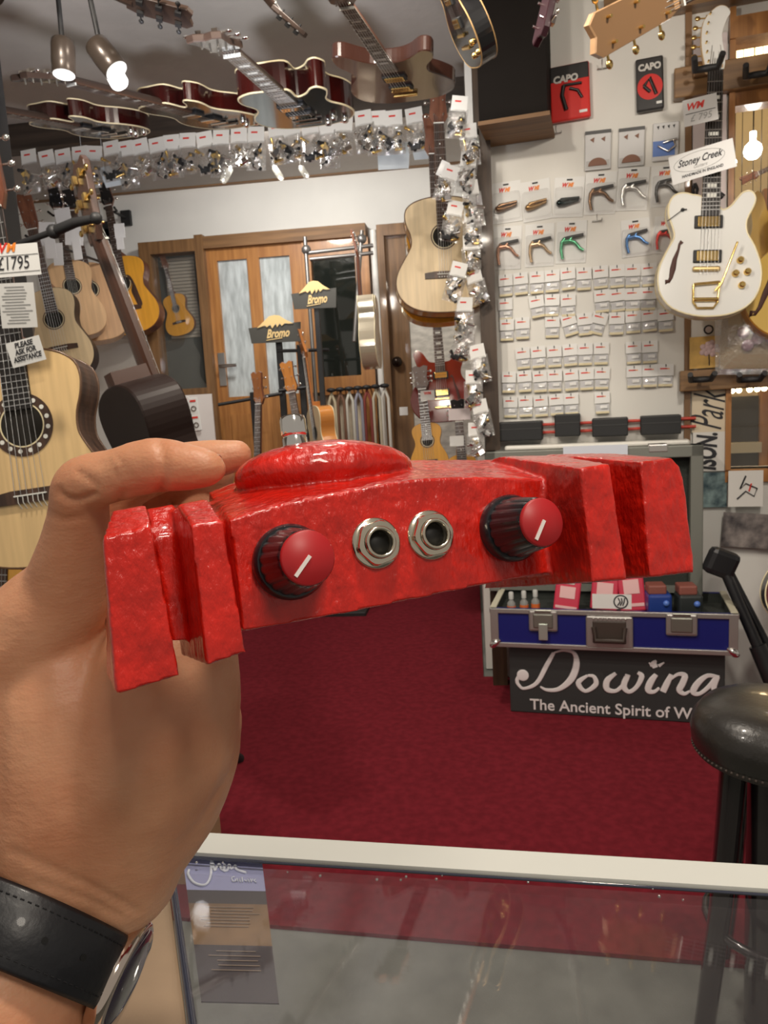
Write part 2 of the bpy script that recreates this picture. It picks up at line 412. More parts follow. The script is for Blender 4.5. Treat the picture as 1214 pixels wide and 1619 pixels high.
# bulbs, lit panel and dark backing panel in the warm room beyond the window
BULB = mat('warm_bulb', (1, .9, .7), .4, emit=((1, .80, .45), 9)); PALEB = mat('white_bulb', (1, .95, .9), .4, emit=((1, .93, .82), 12))
for i, (x, y, r_, mm, lb) in enumerate(((1190, 238, .035, PALEB, 'largest white lamp bulb glowing beyond the window, level with the oval card'), (1149, 258, .014, PALEB, 'small lamp bulb glowing at the left of the upper window pane'), (1159, 257, .014, PALEB, 'small lamp bulb glowing just right of another in the upper pane'),
        (1157, 618, .012, BULB, 'warm fairy light at the top of the lower pane, first from left'), (1168, 617, .012, BULB, 'warm fairy light at the top of the lower pane, second from left'), (1185, 616, .012, BULB, 'warm fairy light at the top of the lower pane, third from left'), (1197, 615, .012, BULB, 'warm fairy light at the top of the lower pane, fourth from left'), (1208, 614, .012, BULB, 'warm fairy light at the top of the lower pane, fifth from left'))):
    b = MB(); c = RW.hit(x, y, -.25); b.sphere(c, r_, 12); b.tube([c+Vector((0, 0, r_*.8)), c+Vector((0, 0, r_*2))], r_*.35, 8); b.tube([c+Vector((0, 0, r_)), Vector((c.x, c.y, CEILZ))], .0015, 5, 1); tag(b.build('light_bulb', [mm, BLACKM]), lb, 'light bulb')
b = MB(); rwbox(b, 1120, 1420, ZR(1180, 96, -.6), ZR(1180, 70, -.6), -.60, -.63); o = fin(b, 'ceiling_light', mat('warm_panel', (1, .9, .6), .5, emit=((1, .80, .42), 3.5)), RW); tag(o, 'long warm glowing light panel beyond the top of the window', 'light panel')
b = MB(); rwbox(b, 1135, 1204, .0, ZR(1180, 626, -.5), -.45, -.75); rwbox(b, 1130, 1208, ZR(1180, 716, -.4), ZR(1180, 700, -.4), -.40, -.76, 1); o = fin(b, 'backing_panel', [mat('backing_dark', (.035, .03, .022), .3), mat('backing_sill', (.6, .55, .42), .5)], RW); tag(o, 'dark panel with pale sill, added to darken the lower window pane', 'backing_panel')  # plain dark panel added so the lower pane looks dark
b = MB(); rwbox(b, 1204, 1260, 0, ZR(1180, 300, -.4), -.42, -.48); o = fin(b, 'plank_panel', OAK, RW); tag(o, 'upright brown plank beyond the window at the right edge', 'plank')
# ================================================================ GUITARS
def ac_outline(L, half, wz=.60, up=.77, waist=.655):
    pr = [(0, .001), (.006, .30), (.03, .58), (.08, .80), (.16, .95), (.26, 1), (.36, .95), (.46, .82), (.54, .71), (wz, waist), (.68, .67), (.76, .74), (.84, up), (.91, .72), (.96, .56), (.99, .32), (1, .12)]
    R = catmull([(h*half, z*L) for z, h in pr], 3, False)
    return R+[(-x, z) for x, z in R[::-1]]
def lp_outline(L, half):
    p = [(0, 0), (.5, .02), (.85, .12), (1, .28), (.93, .45), (.74, .58), (.71, .68), (.80, .78), (.84, .87), (.74, .95), (.60, .93), (.45, .84), (.24, .80), (.20, .98), (-.25, 1.0), (-.5, 1.0), (-.76, .93), (-.82, .8), (-.70, .66), (-.73, .56), (-.93, .43), (-1, .28), (-.85, .12), (-.5, .02)]
    return catmull([(x*half, z*L) for x, z in p], 4)
def es_outline(L, half):
    h = [(0, 0), (.5, .02), (.86, .13), (1, .30), (.9, .47), (.68, .60), (.64, .70), (.74, .83), (.80, .95), (.70, 1.02), (.52, .97), (.36, .86), (.2, .83)]
    return catmull([(x*half, z*L) for x, z in h+[(-x, z) for x, z in h[:0:-1]]], 4)
def st_outline(L, half):
    p = [(0.05, 0), (.55, .03), (.9, .15), (1, .32), (.85, .46), (.66, .58), (.68, .70), (.85, .82), (.86, .93), (.70, .96), (.45, .86), (.2, .82), (-.2, .84), (-.42, .92), (-.66, 1.04), (-.84, 1.02), (-.86, .88), (-.72, .72), (-.70, .60), (-.92, .44), (-1, .26), (-.85, .10), (-.45, .01)]
    return catmull([(x*half, z*L) for x, z in p], 4)
TN = [(270, 1000), (232, 992), (190, 982), (148, 990), (120, 1025), (116, 1085), (138, 1145), (148, 1195), (118, 1255), (84, 1330), (74, 1400), (92, 1475), (150, 1538), (250, 1572), (350, 1578), (450, 1562), (530, 1515), (572, 1435), (573, 1340), (540, 1245), (502, 1180), (498, 1120), (528, 1055), (537, 1015), (518, 984), (480, 985), (452, 1012), (418, 1052), (380, 1068), (355, 1045)]
def tele_outline(L, half): return catmull([((x-320)/252*half, (1578-z)/595*L) for x, z in TN], 3)
def hs_sym(w, l): return [(-w*.5, 0), (-w*.72, .03), (-w*.8, l*.92), (-w*.5, l), (0, l*.96), (w*.5, l), (w*.8, l*.92), (w*.72, .03), (w*.5, 0)]
def hs_lp(w, l): return [(-w*.5, 0), (-w*.9, .03), (-w*.72, l*.5), (-w*.95, l*.95), (-w*.5, l), (0, l*.93), (w*.5, l), (w*.95, l*.95), (w*.72, l*.5), (w*.9, .03), (w*.5, 0)]
def hs_fen(w, l): return catmull([(-w*.5, 0), (-w*.75, .03), (-w*1.0, l*.45), (-w*.9, l*.78), (-w*.1, l*.99), (w*.5, l*1.0), (w*.85, l*.9), (w*.6, l*.78), (w*.35, l*.55), (w*.62, l*.2), (w*.5, .0)], 3)

def guitar(name, label, bottom, head, face, kind='acoustic', top=None, side=None, neckm=MAHOG, board=ROSE, group=None, cat='guitar',
           L=None, half=None, depth=None, hole=True, rosette=None, bridge=True, pick=False, binding=None, tuner=CHROME, hsm=None,
           hs='lp', pickups=(), pumat=CHROME, knobs=(), tail=None, fholes=False, strings=True, tuners=True, classical=False, hsl=.19, inlay=PEARL, pguard=None, fretted=True):
    ac = kind == 'acoustic'
    L = L or (.49 if ac else .43); half = half or (.19 if ac else .168); depth = depth or (.10 if ac else .05)
    zbr = .16 if ac else .13; scale = .65 if ac else .63; zn = zbr+scale
    if kind == 'uke': L, half, depth, zbr, scale = .29, .105, .065, .07, .40; zn = zbr+scale; hsl = .13; ac = True
    tot = zn+hsl
    bottom = Vector(bottom); head = Vector(head)
    Zx = (head-bottom); s = Zx.length/tot; Zx.normalize()
    Yx = -Vector(face); Yx = (Yx-Zx*Yx.dot(Zx)).normalized(); Xx = Yx.cross(Zx)
    M = Matrix((Xx*s, Yx*s, Zx*s)).transposed().to_4x4(); M.translation = bottom
    root = thing(name, label, cat, M, group)
    top = top or mat('spruce', (.72, .50, .24), .3, coat=.5, var=.08, vscale=4, stretch=(16, 1, 1)); side = side or MAHOG; hsm = hsm or neckm
    out = {'acoustic': lambda: ac_outline(L, half), 'uke': lambda: ac_outline(L, half), 'lp': lambda: lp_outline(L, half), 'es': lambda: es_outline(L, half),
           'strat': lambda: st_outline(L, half), 'tele': lambda: tele_outline(L, half)}[kind]()
    b = MB(); b.prism(out, -depth/2, depth/2, 0, 1, 1, .012, .004); b.build('body', [top, side], root)
    yf = -depth/2
    if binding:
        b = MB(); oo = [(x*.997, yf+.002, (z-L/2)*.997+L/2) for x, z in out]
        b.tube(oo+[oo[0], oo[1]], .0032, 5, 0, False); b.tube([(x, -y, z) for x, y, z in oo+[oo[0]]], .003, 5, 0, False); b.build('binding', binding, root)
    # neck: half-round bar from body to nut
    b = MB(); zj = L*.86; n = 8; nw = (.056, .045) if not classical else (.062, .052)
    vs = []; fs = []
    for z, w_, t in ((zj, nw[0], .024), (zn, nw[1], .020), (zn+.02, nw[1], .018)):
        for k in range(n+1):
            q = PI*k/n; vs.append((w_/2*math.cos(q), yf-.001+t*math.sin(q)*(1.0), z))
    for i in range(2):
        for k in range(n): fs.append((i*9+k, i*9+k+1, (i+1)*9+k+1, (i+1)*9+k))
        fs.append((i*9, (i+1)*9, (i+1)*9+8, i*9+8))
    fs += [tuple(range(9)), tuple(range(18, 27))[::-1]]
    b.add(vs, fs, 0, False)
    if ac: b.prism([(-.028, zj), (.028, zj), (.024, L+.03), (-.024, L+.03)], yf, depth*.42, 0)
    b.build('neck', neckm, root)
    # fretboard
    z0 = (zbr+scale*.30) if ac else (zbr+scale*.26)
    if ac: z0 = min(z0, L*.74)
    b = MB(); y1 = yf-.006
    b.add([(-nw[0]/2, y1, z0), (nw[0]/2, y1, z0), (nw[1]/2, y1, zn), (-nw[1]/2, y1, zn), (-nw[0]/2, yf, z0), (nw[0]/2, yf, z0), (nw[1]/2, yf, zn), (-nw[1]/2, yf, zn)],
          [(0, 1, 2, 3), (4, 7, 6, 5), (0, 4, 5, 1), (1, 5, 6, 2), (2, 6, 7, 3), (3, 7, 4, 0)])
    if fretted:
        for k in range(1, 21):
            z = zbr+scale*2**(-k/12)
            if z < z0+.004: break
            b.box((0, y1-.0006, z), (nw[1]+(nw[0]-nw[1])*(zn-z)/(zn-z0), .0014, .0022), 1)
            if k in (3, 5, 7, 9, 12, 15, 17) and not classical:
                zz = z+scale*2**(-k/12)*.03
                if ac: b.lathe([(.003, 0), (.003, .0006)], 8, 2, Matrix.Translation((0, y1, zz)) @ Matrix.Rotation(PI/2, 4, 'X'))
                else: b.box((0, y1-.0003, zz), (.030, .0008, .011), 2)
    b.build('fretboard', [board, STEEL, inlay], root)
    b = MB(); b.box((0, y1-.001, zn+.002), (nw[1], .008, .004)); b.build('nut', PEARL, root)
    # headstock
    ho = {'lp': hs_lp, 'sym': hs_sym, 'fen': hs_fen}[hs](nw[1], hsl)
    hd = thing('headstock', None, None); bpy.data.objects.remove(hd)
    T = Matrix.Translation((0, yf+.004, zn)) @ Matrix.Rotation(math.radians(10 if hs != 'fen' else 2), 4, 'X')
    b = MB(); b.X = T; b.prism(ho, -.002, .014, 0, 1, 1, .03, .002); hdo = b.build('headstock', [hsm, neckm], root)
    if tuners:
        for k in range(6):
            b = MB(); b.X = T
            if hs == 'fen':
                z = .03+k*(hsl-.055)/5; xe = -nw[1]*(.80+.2*math.sin(k/5*PI)); xp = xe+.014; sg = -1
            else:
                sg = -1 if k < 3 else 1; z = .04+(k % 3)*(hsl-.07)/2.2; xe = sg*nw[1]*.78; xp = sg*nw[1]*.45
            b.tube([(xp, -.012, z), (xp, .016, z)], .003, 8)
            b.tube([(xp, .017, z), (xe+sg*.012, .017, z)], .0025, 6)
            b.box((xp, .020, z), (.014, .010, .018))
            b.sphere((xe+sg*.018, .017, z), .009, 10, 0, (1, .5, .85))
            b.build('tuning_peg', tuner, hdo)
    # strings
    if strings:
        b = MB(); yb = yf-.010
        for k in range(6):
            t = (k-2.5)/5
            b.tube([(t*.060*(1.15 if classical else .9), yb, zbr), (t*nw[1]*.82, y1-.003, zn), (t*nw[1]*.9*(.6 if hs == 'fen' else 1), yf-.002, zn+.03+abs(t)*.1)], .0006 if k > 2 else .0009, 4)
        b.build('strings', STEEL, root)
    if ac:
        zh = L*.655; rh = .048 if kind != 'uke' else .03
        if hole:
            b = MB(); b.lathe([(rh, 0), (rh, .0006)], 36, 0, Matrix.Translation((0, yf-.0002, zh)) @ Matrix.Rotation(PI/2, 4, 'X')); b.build('sound_hole', mat('hole_dark', (.01, .007, .004), .9), root)
            ro = rosette or 'thin'
            b = MB(); Mx = Matrix.Translation((0, yf-.0002, zh)) @ Matrix.Rotation(PI/2, 4, 'X')
            def ring(r_a, r_b, h, mi):
                nn = 40; vs = []
                for r_ in (r_a, r_b):
                    for k in range(nn): vs.append(Mx @ Vector((r_*math.cos(2*PI*k/nn), r_*math.sin(2*PI*k/nn), h)))
                b.add(vs, [(k, (k+1) % nn, nn+(k+1) % nn, nn+k) for k in range(nn)], mi)
            if ro == 'wide':
                ring(rh, rh+.003, .0012, 1); ring(rh+.003, rh+.021, .0012, 0); ring(rh+.021, rh+.0235, .0013, 0)
                for k in range(16):
                    q = 2*PI*(k+.5)/16; r_ = rh+.012
                    b.lathe([(.0052, 0), (.0052, .0006)], 10, 2, Mx @ Matrix.Translation((r_*math.cos(q), r_*math.sin(q), .0013)))
            else: ring(rh, rh+.003, .001, 1); ring(rh+.004, rh+.009, .001, 0)
            b.build('rosette', [ROSE, CREAM, PEARL], root)
        if bridge:
            b = MB(); bw = .09 if kind != 'uke' else .045
            o_ = [(-bw, -.014), (bw, -.014), (bw, .010), (.045, .016), (-.045, .016), (-bw, .010)]
            b.prism([(x, z+zbr) for x, z in o_], yf-.007, yf, 0); b.box((0, yf-.009, zbr+.003), (.075, .005, .003), 1)
            if not classical:
                for k in range(6): b.sphere(((k-2.5)*.011, yf-.008, zbr-.008), .003, 6, 1)
            else:
                for k in range(6): b.tube([((k-2.5)*.0115, yf-.010, zbr+.002), ((k-2.5)*.0115, yf-.011, zbr-.012), ((k-2.5)*.0115+.002, yf-.001, zbr-.026)], .0012, 4, 1)
            b.build('bridge', [ROSE, PEARL], root)
        if pick:
            po = catmull([(.03, zh+.045), (.055, zh+.035), (.075, zh-.02), (.09, zh-.09), (.10, zh-.15), (.075, zh-.16), (.055, zh-.10), (.045, zh-.055), (.057, zh-.01)], 3)
            b = MB(); b.prism(po, yf-.0015, yf, 0); b.build('pickguard', pguard or ROSE, root)
    for zp in pickups:
        b = MB(); b.rbox((0, yf-.004, zp), (.088, .010, .044), .003, 1); b.rbox((0, yf-.009, zp), (.070, .008, .034), .002, 0)
        for k in range(6): b.lathe([(.0022, 0), (.0022, .001)], 6, 1, Matrix.Translation(((k-2.5)*.0105, yf-.013, zp)) @ Matrix.Rotation(PI/2, 4, 'X'))
        b.build('pickup', [pumat, BLACKM], root)
    for x, z in knobs:
        b = MB(); b.lathe([(.0125, 0), (.0120, .012), (.008, .016)], 16, 0, Matrix.Translation((x, yf, z)) @ Matrix.Rotation(PI/2, 4, 'X')); b.build('knob', pumat, root)
    if not ac and bridge:
        b = MB(); b.rbox((0, yf-.007, zbr+.004), (.084, .012, .013), .003)
        b.build('bridge', tail or CHROME, root)
        b = MB(); b.rbox((0, yf-.006, zbr-.045), (.095, .012, .015), .004); b.build('tailpiece', tail or CHROME, root)
    if fholes:
        for sg in ((-1, 1) if fholes == 2 else (-1,)):
            pts = [(.030, .10), (.022, .108), (.016, .098), (.012, .07), (-.004, .02), (-.012, -.03), (-.020, -.075), (-.030, -.10), (-.040, -.105), (-.040, -.092), (-.030, -.09)]
            pts = [(-x if sg > 0 else x, z) for x, z in pts]
            if fholes == 1: pts = [(x*.62, z*.60) for x, z in pts]
            b = MB(); cl = [(x+sg*(.098 if fholes == 1 else .085), z+(.166 if fholes == 1 else .155)) for x, z in pts]
            rr = [.005, .007, .004, .004, .007, .009, .006, .004, .006, .006, .003]
            b.tube([(x, yf+.0005, z) for x, z in cl], [r_*1.0 for r_ in rr], 8); 
            for i, v in enumerate(b.v): b.v[i] = Vector((v.x, yf+(v.y-yf)*.12-.0005, v.z))
            b.build('f_hole', mat('f_hole_dark', (.07, .02, .012), .6), root)
    return root, M, s
SPRUCE = mat('spruce', (.72, .50, .24), .3, coat=.5, var=.08, vscale=4, stretch=(16, 1, 1))
PALE = mat('pale_spruce', (.72, .56, .34), .4, coat=.3, var=.08, vscale=4, stretch=(16, 1, 1))
TAN = mat('tan_wood', (.60, .38, .20), .4, coat=.2, var=.1, vscale=4, stretch=(14, 1, 1))
TAN2 = mat('brown_tan_wood', (.52, .31, .16), .4, coat=.2, var=.1, vscale=4, stretch=(14, 1, 1))
AMBER = mat('amber_lacquer', (.70, .34, .04), .2, coat=.8, var=.08, vscale=4, stretch=(14, 1, 1))
REDLAC = mat('cherry_lacquer', (.22, .018, .012), .15, coat=.8)
WHLAC = mat('white_lacquer', (.80, .80, .77), .18, coat=.6)
DKBROWN = mat('dark_brown_lacquer', (.018, .009, .007), .42, coat=0, spec=.3, var=.2, vscale=3)

CAMDIR = lambda p: (CAM-Vector(p)).normalized()
# --- big classical guitar, front left
bL, hL = W(84, 893, 1.6), W(-14, 215, 1.6)
L1, L1M, L1s = guitar('classical_guitar', 'large pale classical guitar with wide inlaid rosette, nearest on the left beside the hand', bL, hL, Vector((.10, -1, 0)), classical=True, hs='sym', rosette='wide', board=mat('ebony', (.014, .011, .010), .4), top=SPRUCE, side=ROSE, binding=mat('dark_binding', (.12, .06, .03), .3))
def card(name, label, cat, M, w, h, m=None, thick=.001, group=None):
    r = thing(name, label, cat, M, group)
    b = MB(); b.box((0, 0, 0), (w, thick, h)); b.build('card', m or mat('card_white', (.74, .74, .72), .5), r)
    return r
INK = mat('ink_black', (.02, .02, .025), .6)
REDINK = mat('ink_red', (.65, .03, .02), .5); ORINK = mat('ink_orange', (.85, .25, .03), .5); GREYINK = mat('ink_grey', (.3, .3, .3), .6)
CF = Frame(W(40, 430, 1.53), (math.cos(.10), math.sin(.10), 0))
def rotcard(frame, px, py, rot, off=0): return frame.mat(frame.hit(px, py, off), rot)
k1 = 1.53/FPX
t = card('price_tag', 'white price tag reading 1795 pounds clipped across the classical guitar neck', 'price tag', rotcard(CF, 22, 412, -.02, .02), 80*k1, 48*k1)
text(t, 'W', 20*k1, (-.040+.012, -.001, .024), REDINK, shear=.3, bold=.0008); text(t, 'M', 18*k1, (-.004, -.001, .024), ORINK, shear=.3, bold=.0008)
text(t, '£1795', 28*k1, (-.002, -.001, -.006), INK, shear=.15, width=50*k1)
b = MB()
for z in (.010, -.022): b.box((0, -.001, z), (.10, .0006, .0008))
b.build('ruled_lines', GREYINK, t)
t = card('information_sheet', 'white typed information sheet hung on the classical guitar fretboard', 'paper sheet', rotcard(CF, 28, 483, .02, .03), 56*k1, 68*k1, mat('paper_grey', (.62, .62, .60), .6))
b = MB()
for i in range(13): b.box((random.uniform(-.006, .002), -.001, .036-i*.0058), (random.uniform(.035, .062), .0005, .0015))
b.build('printed_lines', GREYINK, t)
t = card('notice_card', 'tilted white card reading PLEASE ASK FOR ASSISTANCE on the classical guitar strings', 'card', rotcard(CF, 41, 556, -.2, .06), 54*k1, 38*k1)
for i, tx in enumerate(('PLEASE', 'ASK FOR', 'ASSISTANCE')): text(t, tx, 11*k1, (0, -.001, .015-i*.013), INK, shear=.2, bold=.0004, width=(30, 34, 46)[i]*k1)

# --- dark brown guitar seen from its side, gold tuners
guitar('acoustic_guitar', 'dark brown guitar seen side on with gold tuners, next to the classical guitar', W(322, 905, 2.05), W(72, 256, 1.85), Vector((.70, .70, .1)), classical=True, hs='sym', top=DKBROWN, side=DKBROWN, neckm=mat('dark_neck', (.055, .024, .015), .3, coat=.4), hsm=mat('dark_neck', (.055, .024, .015), .3), tuner=GOLD, board=ROSE, half=.185, depth=.11)
# black hanger arm
b = MB(); P0, P1, P2, P3 = W(28, 386, 1.9), W(85, 366, 1.85), W(118, 352, 1.82), W(152, 345, 1.80)
b.tube([P0, P1], .008, 8); b.tube([P1, P2, P3], [.013, .012, .010], 10); b.sphere(P3, .015, 10); b.sphere(P1, .018, 10)
tag(b.build('guitar_hanger', BLACKM), 'black padded guitar hanger gripping the neck of the dark brown guitar', 'guitar hanger')
# dark display post far left
b = MB(); q = W(-2, 300, 2.3); b.rbox((q.x-.03, q.y, 1.35), (.12, .10, 2.7), .01)
b.box((q.x-.03, q.y-.055, 1.6), (.10, .01, 1.6))
tag(b.build('display_post', BLACKM), 'black upright display post at the left edge behind the classical guitar', 'display post')
# --- row of natural guitars on the left
face_l = Vector((.25, -1, 0))
guitar('acoustic_guitar', 'small pale classical guitar hanging just right of the big classical guitar', W(112, 600, 4.0), W(44, 315, 4.0), face_l, top=PALE, side=DKBROWN, classical=True, hs='sym', half=.165)
guitar('acoustic_guitar', 'plain tan bodied guitar in the left row, between the pale classical and its browner neighbour', W(130, 535, 4.55), W(82, 290, 4.55), Vector((.55, -1, 0)), top=TAN, side=TAN2, hs='lp', hsm=BLACK, half=.17, bridge=False)
guitar('acoustic_guitar', 'brownish tan guitar in the left row, partly behind the neck of the dark brown guitar', W(160, 542, 4.75), W(104, 292, 4.75), Vector((.55, -1, 0)), top=TAN2, side=TAN, hs='lp', hsm=BLACK, half=.18, bridge=False)
guitar('acoustic_guitar', 'bright amber acoustic guitar with brown pickguard beside the far window', W(214, 531, 4.95), W(168, 283, 4.95), Vector((.05, -1, 0)), top=AMBER, side=MAHOG, hs='lp', hsm=BLACK, pick=True, half=.2, depth=.09)
guitar('acoustic_guitar', 'light orange guitar added behind the window glass, standing in for a reflection in the pane', FW.hit(290, 530, .05), FW.hit(258, 400, .05), Vector((-.15, -1, 0)), top=AMBER, side=MAHOG, half=.2, depth=.05, L=.5)  # added behind the pane to stand in for a guitar's reflection
# --- guitar hanging before the brown door
guitar('acoustic_guitar', 'large pale spruce acoustic guitar hanging in front of the brown door by the packet post', W(706, 498, 3.25), W(689, 136, 3.25), Vector((.12, -1, 0)), top=PALE, side=AMBER, rosette='thin', half=.215, L=.50, depth=.09, binding=mat('dark_binding', (.12, .06, .03), .3), inlay=PEARL)
guitar('acoustic_guitar', 'amber sided acoustic guitar mostly hidden behind the large pale spruce acoustic', W(700, 514, 3.4), W(680, 190, 3.4), Vector((.12, -1, 0)), top=AMBER, side=AMBER, half=.2, L=.50, depth=.09, tuners=False)
guitar('electric_guitar', 'cherry red twin horned hollow body electric guitar against the painted brick', W(702, 668, 4.3), W(683, 410, 4.3), Vector((.05, -1, 0)), 'es', top=REDLAC, side=REDLAC, half=.185, L=.42, pickups=(.27, .17), knobs=((.09, .10), (.12, .06), (.06, .05), (.10, .02)), pumat=GOLD, hsm=BLACK, fholes=2, tail=GOLD)
guitar('acoustic_guitar', 'orange topped small guitar low in front of the painted brick wall', W(682, 752, 4.2), W(664, 580, 4.2), Vector((.0, -1, 0)), 'uke', top=AMBER, side=MAHOG, hsm=mat('grey_headstock', (.25, .2, .18), .3), neckm=ROSE)
guitar('acoustic_guitar', 'orange guitar low beside the packet post with black and white tags on its neck', W(735, 800, 3.6), W(722, 632, 3.6), Vector((.1, -1, 0)), 'uke', top=AMBER, side=MAHOG, hsm=BLACK)
# silver-cream guitar hung edge on
SILV = mat('champagne_lacquer', (.55, .48, .36), .18, .3, coat=.6)
guitar('electric_guitar', 'champagne coloured guitar hanging edge on in front of the dark window', W(588, 582, 4.2), W(574, 362, 4.2), Vector((-1, .0, 0)), 'lp', top=WHLAC, side=SILV, half=.17, L=.49, depth=.11, binding=CREAM, hsm=BLACK, pickups=(.25,), pumat=CHROME)

# --- white electric on the right wall
wb, wh = W(1114, 503, 2.62), W(1131, 18, 2.62)
WG, WGM, WGs = guitar('electric_guitar', 'white semi hollow single cutaway electric guitar with gold hardware on the right wall', wb, wh, Vector((-.04, -1, .02)), 'tele', top=WHLAC, side=mat('cream_side', (.7, .64, .5), .2, coat=.6), L=.385, half=.153, depth=.045, neckm=mat('maple', (.7, .5, .28), .3), hsm=WHLAC, board=mat('ebony', (.014, .011, .010), .4), hs='fen', hsl=.20,
   tuner=GOLD, fholes=1, bridge=False, binding=CREAM, strings=True)
yf = -.0225
def zz(px, py):  # zoom coordinates of the white guitar -> its own frame
    return (px-320)/252*.153, (1578-py)/595*.385
for (px_, py_) in ((312, 1127), (312, 1292)):
    x, z = zz(px_, py_)
    b = MB(); b.rbox((x, yf-.003, z), (.084, .008, .040), .003, 1); b.rbox((x, yf-.007, z), (.066, .006, .031), .002, 0)
    for k in range(6): b.box((x+(k-2.5)*.0105, yf-.0105, z), (.0015, .001, .026), 1)
    b.build('pickup', [GOLD, BLACKM], WG)
for (px_, py_) in ((471, 1313), (450, 1376), (507, 1369), (482, 1432)):
    x, z = zz(px_, py_); b = MB(); b.lathe([(.0105, 0), (.0098, .012), (.006, .015)], 16, 0, Matrix.Translation((x, yf, z)) @ Matrix.Rotation(PI/2, 4, 'X')); b.build('knob', GOLD, WG)
x, z = zz(308, 1353); b = MB(); b.rbox((x, yf-.006, z), (.082, .010, .016), .005); b.build('bridge', mat('brushed_gold', (.6, .45, .22), .4, .9), WG)
b = MB(); x0, z0 = zz(248, 1428); x1, z1 = zz(374, 1418); x2, z2 = zz(250, 1500); x3, z3 = zz(368, 1500)
b.tube([(x0, yf-.01, z0), (x1, yf-.01, z1)], .004, 8); b.tube([(x0, yf-.006, z0), (x2, yf-.006, z2-.008), (x2+.012, yf-.006, z2-.026), (x3-.012, yf-.006, z3-.026), (x3, yf-.006, z3-.008), (x1, yf-.006, z1)], .0035, 8); b.tube([(x2, yf-.008, z2), (x3, yf-.008, z3)], .006, 8)
b.build('vibrato_tailpiece', GOLD, WG)
b = MB(); xa, za = zz(350, 1462); xb_, zb_ = zz(378, 1430); xc, zc = zz(446, 1236)
b.tube([(xa, yf-.014, za), (xb_, yf-.018, zb_), (xc, yf-.022, zc)], [.004, .003, .0035], 8); b.build('vibrato_arm', GOLD, WG)
x, z = zz(184, 1066); b = MB(); b.lathe([(.006, 0), (.006, .003)], 10, 0, Matrix.Translation((x, yf, z)) @ Matrix.Rotation(PI/2, 4, 'X')); b.tube([(x, yf-.005, z), (x+.012, yf-.006, z)], .0018, 6)
b.tube([(x, yf-.005, z), (x-.045, yf-.0045, z-.035)], .0012, 6); b.build('pickup_switch', BLACKM, WG)
# ceiling guitars: hung flat under the ceiling, faces down
DOWN = Vector((0, 0, -1))
SUN = mat('dark_sunburst', (.008, .004, .004), .15, coat=.8, col2=(.05, .004, .003), vscale=5)
guitar('electric_guitar', 'dark sunburst single cutaway guitar slung under the ceiling, nearest the spotlights', W(386, 187, 3.15), W(20, 88, 2.35), Vector((.02, .30, -1)), 'lp', top=BLACK, side=SUN, binding=CREAM, half=.17, pickups=(.27, .18), knobs=((.09, .1), (.12, .06), (.06, .05)), hsm=BLACK, neckm=mat('dim_neck', (.05, .03, .022), .4), depth=.062)
guitar('electric_guitar', 'dark sunburst guitar slung under the ceiling at far left, below its twin', W(212, 203, 3.3), W(-160, 130, 2.5), Vector((.02, .30, -1)), 'lp', top=BLACK, side=SUN, binding=CREAM, half=.17, pickups=(.27, .18), knobs=((.09, .1), (.12, .06), (.06, .05)), hsm=BLACK, neckm=mat('dim_neck', (.05, .03, .022), .4), depth=.062)
guitar('electric_guitar', 'cream bound black guitar under the ceiling with chrome pickups and a grey neck', W(497, 180, 3.1), W(313, 8, 2.03), Vector((.02, .26, -1)), 'lp', top=BLACK, side=SUN, binding=CREAM, half=.165, pickups=(.27, .18), knobs=((.09, .1), (.12, .06), (.06, .05)), hsm=BLACK, board=mat('grey_board', (.16, .14, .12), .35), neckm=mat('dim_neck', (.05, .03, .022), .4), depth=.08)
guitar('electric_guitar', 'brown offset body electric guitar slung under the ceiling in the centre', W(650, 150, 2.55), W(512, -60, 1.78), Vector((-.1, -.25, -1)), 'strat', top=mat('pinkish_brown', (.07, .030, .021), .2, coat=.6), side=mat('red_brown', (.035, .012, .008), .25, coat=.6), half=.20, pickups=(.24, .15), pumat=GOLD, board=mat('grey_board', (.16, .14, .12), .35), tail=GOLD)
guitar('acoustic_guitar', 'dark necked guitar whose pegged headstock points down from the upper left of the ceiling', W(-280, -190, 1.75), W(293, 62, 1.9), Vector((.1, .35, 1)), top=TAN, side=DKBROWN, neckm=mat('dim_neck', (.05, .03, .022), .4), hsm=mat('headstock_tan', (.12, .08, .055), .4), hs='sym', tuner=BLACKM)
guitar('electric_guitar', 'guitar with a plain dark neck ending in the upper middle of the ceiling', W(140, -330, 1.6), W(472, 72, 1.9), Vector((.5, -.3, 1)), 'strat', top=BLACK, side=BLACK, neckm=mat('dim_neck', (.05, .03, .022), .4), hsm=mat('dim_neck', (.05, .03, .022), .4), hs='sym', tuners=True, tuner=BLACKM, hsl=.15)
guitar('electric_guitar', 'black guitar with cream edge and gold hardware at the top beside the dark cupboard', W(764, 100, 2.0), W(600, -330, 1.7), Vector((-1, -.25, -.25)), 'lp', top=BLACK, side=BLACK, binding=mat('tan_binding', (.45, .28, .12), .3), pickups=(.27, .18), pumat=GOLD, tail=GOLD, knobs=((.09, .1), (.12, .06), (.06, .05)), depth=.075, half=.15)
guitar('bass_guitar', 'guitar with tan headstock and gold tuners poking in at the top edge right of centre', W(1560, -260, 1.9), W(903, 72, 1.75), Vector((-.1, -1, -.5)), 'strat', top=TAN, side=TAN, neckm=TAN2, hsm=mat('tan_headstock', (.20, .11, .05), .3, coat=.5), tuner=GOLD, hs='sym', hsl=.22, cat='guitar')
guitar('electric_guitar', 'guitar with a narrow plum coloured neck hanging beside the dark cupboard end', W(925, -620, 1.8), W(884, 72, 1.85), Vector((-1, -.3, 0)), 'strat', top=BLACK, side=BLACK, neckm=mat('plum_neck', (.03, .009, .014), .3), hsm=mat('plum_neck', (.03, .009, .014), .3), hs='sym', tuner=CHROME)
